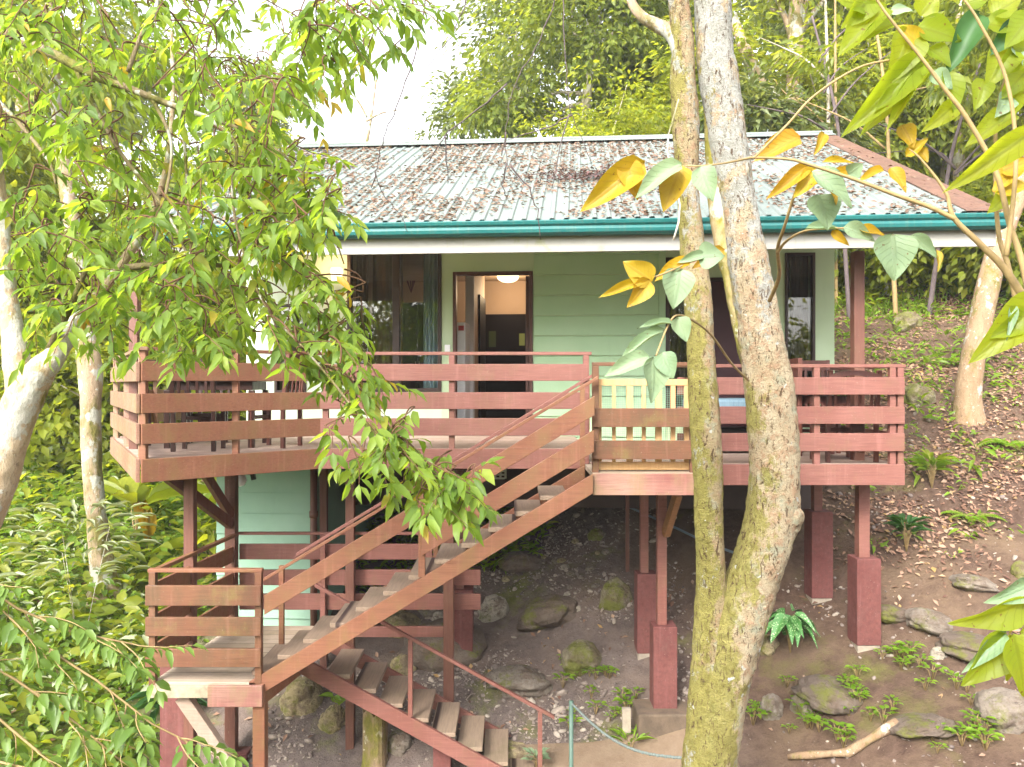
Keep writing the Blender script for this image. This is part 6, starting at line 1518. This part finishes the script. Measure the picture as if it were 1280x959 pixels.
for a in [('y', (806, 203), (730, 258), 34, 4.2), ('y', (782, 200), (797, 245), 28, 4.2), ('y', (852, 206), (830, 258), 36, 4.2), ('p', (852, 205), (795, 240), 26, 4.15), ('p', (876, 208), (890, 248), 28, 4.1), ('y', (815, 352), (782, 328), 30, 4.2), ('y', (804, 352), (752, 368), 13, 4.2), ('y', (812, 350), (788, 382), 24, 4.2),
          ('y', (862, 326), (820, 346), 18, 4.4), ('p', (850, 335), (843, 382), 36, 4.35), ('p', (872, 322), (904, 318), 32, 4.4), ('p', (880, 318), (850, 326), 12, 4.4), ('y', (905, 312), (868, 332), 16, 4.5),
          ('p', (840, 404), (800, 405), 10, 4.3), ('p', (830, 412), (775, 442), 14, 4.3), ('p', (812, 446), (758, 466), 22, 4.2), ('p', (816, 446), (820, 500), 34, 4.2), ('p', (828, 440), (840, 472), 26, 4.2), ('p', (848, 396), (858, 425), 22, 4.4),
          ('g', (1108, 8), (1052, 58), 36), ('g', (1140, 38), (1118, 98), 42), ('g', (1155, 72), (1066, 158), 36), ('g', (1160, 78), (1084, 156), 30, 3.25), ('g', (1164, 84), (1108, 152), 18), ('g', (1146, 34), (1203, 46), 32), ('d', (1224, 16), (1188, 84), 30), ('g', (1178, 88), (1202, 142), 28), ('g', (1240, 20), (1275, -6), 34), ('g', (1262, 60), (1238, 102), 36), ('g', (1230, 30), (1285, 34), 30), ('g', (1275, 110), (1252, 150), 30),
          ('g', (1268, 140), (1214, 174), 28), ('g', (1290, 165), (1197, 230), 30, 2.9), ('y', (1240, 240), (1290, 228), 26), ('y', (1248, 215), (1292, 198), 26), ('g', (1262, 190), (1292, 160), 30), ('p', (1262, 118), (1250, 142), 24), ('p', (1268, 60), (1285, 80), 26), ('g', (1200, 0), (1170, -20), 30), ('g', (1090, -5), (1060, 30), 30), ('p', (1165, 90), (1190, 108), 20), ('p', (1112, 16), (1140, 10), 14),
          ('g', (1160, 60), (1190, 78), 24), ('g', (1290, 60), (1250, 88), 34), ('g', (1205, 5), (1240, -12), 30), ('g', (1150, 20), (1172, -8), 28), ('g', (1230, 100), (1222, 132), 24), ('g', (1282, 90), (1256, 118), 28), ('y', (1275, 205), (1250, 232), 24), ('g', (1262, 240), (1240, 262), 22), ('g', (1085, 10), (1050, -5), 30), ('g', (1290, 20), (1262, 52), 34, 3.0), ('d', (1278, 30), (1242, 62), 28), ('g', (1120, 30), (1078, 44), 20), ('g', (1128, 110), (1098, 132), 18), ('g', (1195, 130), (1160, 160), 22), ('y', (1150, 60), (1128, 30), 26),
          ('y', (1000, 172), (947, 194), 28, 3.4), ('y', (1030, 166), (1021, 190), 12, 3.4), ('y', (1010, 208), (964, 243), 18, 3.4), ('y', (1022, 212), (996, 242), 22, 3.4), ('y', (1062, 214), (1024, 226), 14, 3.4), ('p', (1014, 214), (1068, 252), 28, 3.3), ('p', (1022, 243), (1038, 282), 40, 3.4), ('y', (1028, 203), (1068, 200), 8, 3.3), ('p', (1060, 218), (1078, 206), 20, 3.3), ('y', (1104, 212), (1076, 222), 12, 3.3), ('y', (1112, 210), (1134, 236), 16, 3.3), ('y', (1128, 156), (1142, 182), 20, 3.3), ('y', (1148, 186), (1160, 200), 12, 3.3), ('y', (1132, 196), (1160, 172), 12, 3.3), ('y', (1036, 232), (1048, 252), 14, 3.4),
          ('p', (1006, 287), (1056, 282), 10, 4.1), ('p', (1054, 284), (1094, 298), 20, 4.0), ('y', (1072, 286), (1108, 292), 12, 4.0), ('p', (1116, 292), (1121, 346), 46, 3.6), ('p', (1138, 294), (1174, 320), 16, 3.6), ('y', (1040, 288), (1060, 306), 10, 4.1), ('y', (1170, 312), (1176, 336), 8, 3.6),
          ('g', (1300, 372), (1226, 446), 46, 2.9), ('g', (1300, 392), (1246, 418), 30, 2.9), ('p', (1266, 380), (1262, 420), 10, 2.9), ('g', (1285, 750), (1203, 786), 34, 2.6), ('g', (1258, 792), (1214, 858), 44, 2.6), ('g', (1266, 792), (1288, 870), 46, 2.55), ('p', (1258, 790), (1210, 838), 18, 2.6), ('p', (1292, 728), (1242, 754), 26, 2.6), ('g', (1262, 792), (1266, 850), 28, 2.65), ('g', (1275, 790), (1300, 800), 30, 2.6)]:
    bl(*a)
TBIG = big_template(11, 7, .18, .035)
for k, (ls, mt, nm) in BIG.items(): lpart(nm, ls, TBIG, mt, shrub)
# thin dead twigs hanging above the roof
def hang(label, lines, Y):
    o = thing("hanging_twig", label, "twig", Wp(*lines[0][0], Y)); mm = MB()
    for ln in lines:
        P_ = [Wp(x, y, Y + .05 * i) for i, (x, y) in enumerate(ln)]; n = len(P_)
        Q = []
        for a, b in zip(P_[:-1], P_[1:]):
            for k in range(4): Q.append(a.lerp(b, k / 4) + Vector((random.gauss(0, .004), 0, random.gauss(0, .004))))
        Q.append(P_[-1]); mm.tube(Q, [.0058 * (1 - .65 * i / len(Q)) for i in range(len(Q))], 6)
    mm.build("stem", TWIG_GREY, o, smooth=True)
hang("long dark twig hanging from above over the middle of the roof", [[(705, -268), (706, -140), (700, -30), (690, 12), (670, 60), (648, 95), (636, 130), (632, 165), (633, 205), (655, 232)], [(634, 106), (600, 135), (560, 165), (540, 195), (533, 205)], [(633, 205), (628, 230), (632, 245)], [(632, 165), (627, 195)], [(556, 170), (560, 230)], [(636, 205), (660, 235), (672, 262), (676, 300)]], 5.0)
hang("pale thin hanging twig reaching the roof just left of the yellow leaves", [[(716, -266), (712, -150), (706, -30), (704, 30), (708, 90), (713, 140), (725, 170), (740, 205)], [(713, 143), (690, 158), (655, 168), (635, 174)], [(712, 142), (700, 185), (690, 235)]], 5.2)
hang("slim twig dangling in the white sky gap left of the grey tree", [[(600, -262), (598, -140), (590, -30), (580, 10), (565, 45), (545, 70), (525, 98)]], 4.8)
hang("small dead twig forked over the roof's near slope", [[(540, -255), (546, -120), (530, 20), (512, 90), (496, 136), (482, 165), (474, 195), (470, 215), (476, 240), (500, 268), (510, 290)], [(470, 216), (464, 235)]], 5.0)

SL2 = {'fallen_leaves': ('dry brown leaves strewn over the corrugated roof', 'leaf litter'), 'gravel': ('pale pebbles and chips over the dark earth under the house', 'gravel'),
 'grass': ('bright green grass along the crest of the bank', 'grass'), 'haze': ('faint haze added as a veil to lift the far shadows', 'haze'), 'ground': ('steep brown forest slope under and around the house', 'ground'), 'path': ('trodden brown earth path at the foot of the lower stair', 'path')}
def label_rest():
    LL_ = {'leaf_litter': ['tan and pink dry leaves covering the bare upper bank', 'dry leaves lying between the green plants'],
           'undergrowth': ['low broad-leaved green undergrowth on the slope by the low landing', 'taller yellow-green undergrowth behind the pale trunk', 'scattered silvery narrow-leaved undergrowth', 'low green growth in the gap behind the lower mint wall'],
           'bank_herbs': ['small bright herbs sprouting through the leaf litter', 'narrow-leaved darker herbs on the littered bank', 'dense light green herbs under the trees on the crest']}
    for o in list(C.objects):
        if o.parent is None and o.type == 'MESH' and 'label' not in o:
            b = o.name.split('.')[0]
            if b in SL2: o['label'], o['category'] = SL2[b]
            elif b in LL_: o['label'] = LL_[b].pop(0); o['category'] = b.replace('_', ' ')
# ================================================================== thin haze added as a veil to lift far shadows
hz = MB(); hz.box(-60, 60, -30, 75, -16, 32)
m_, t_, o_ = new_mat("veil_haze"); pv = t_.nodes.new("ShaderNodeVolumePrincipled"); pv.inputs['Color'].default_value = (.97, .98, 1, 1); pv.inputs['Density'].default_value = .0013; pv.inputs['Anisotropy'].default_value = .2
t_.links.new(pv.outputs[0], o_.inputs['Volume']); setp(hz.build("haze", m_), kind="stuff")

label_rest()
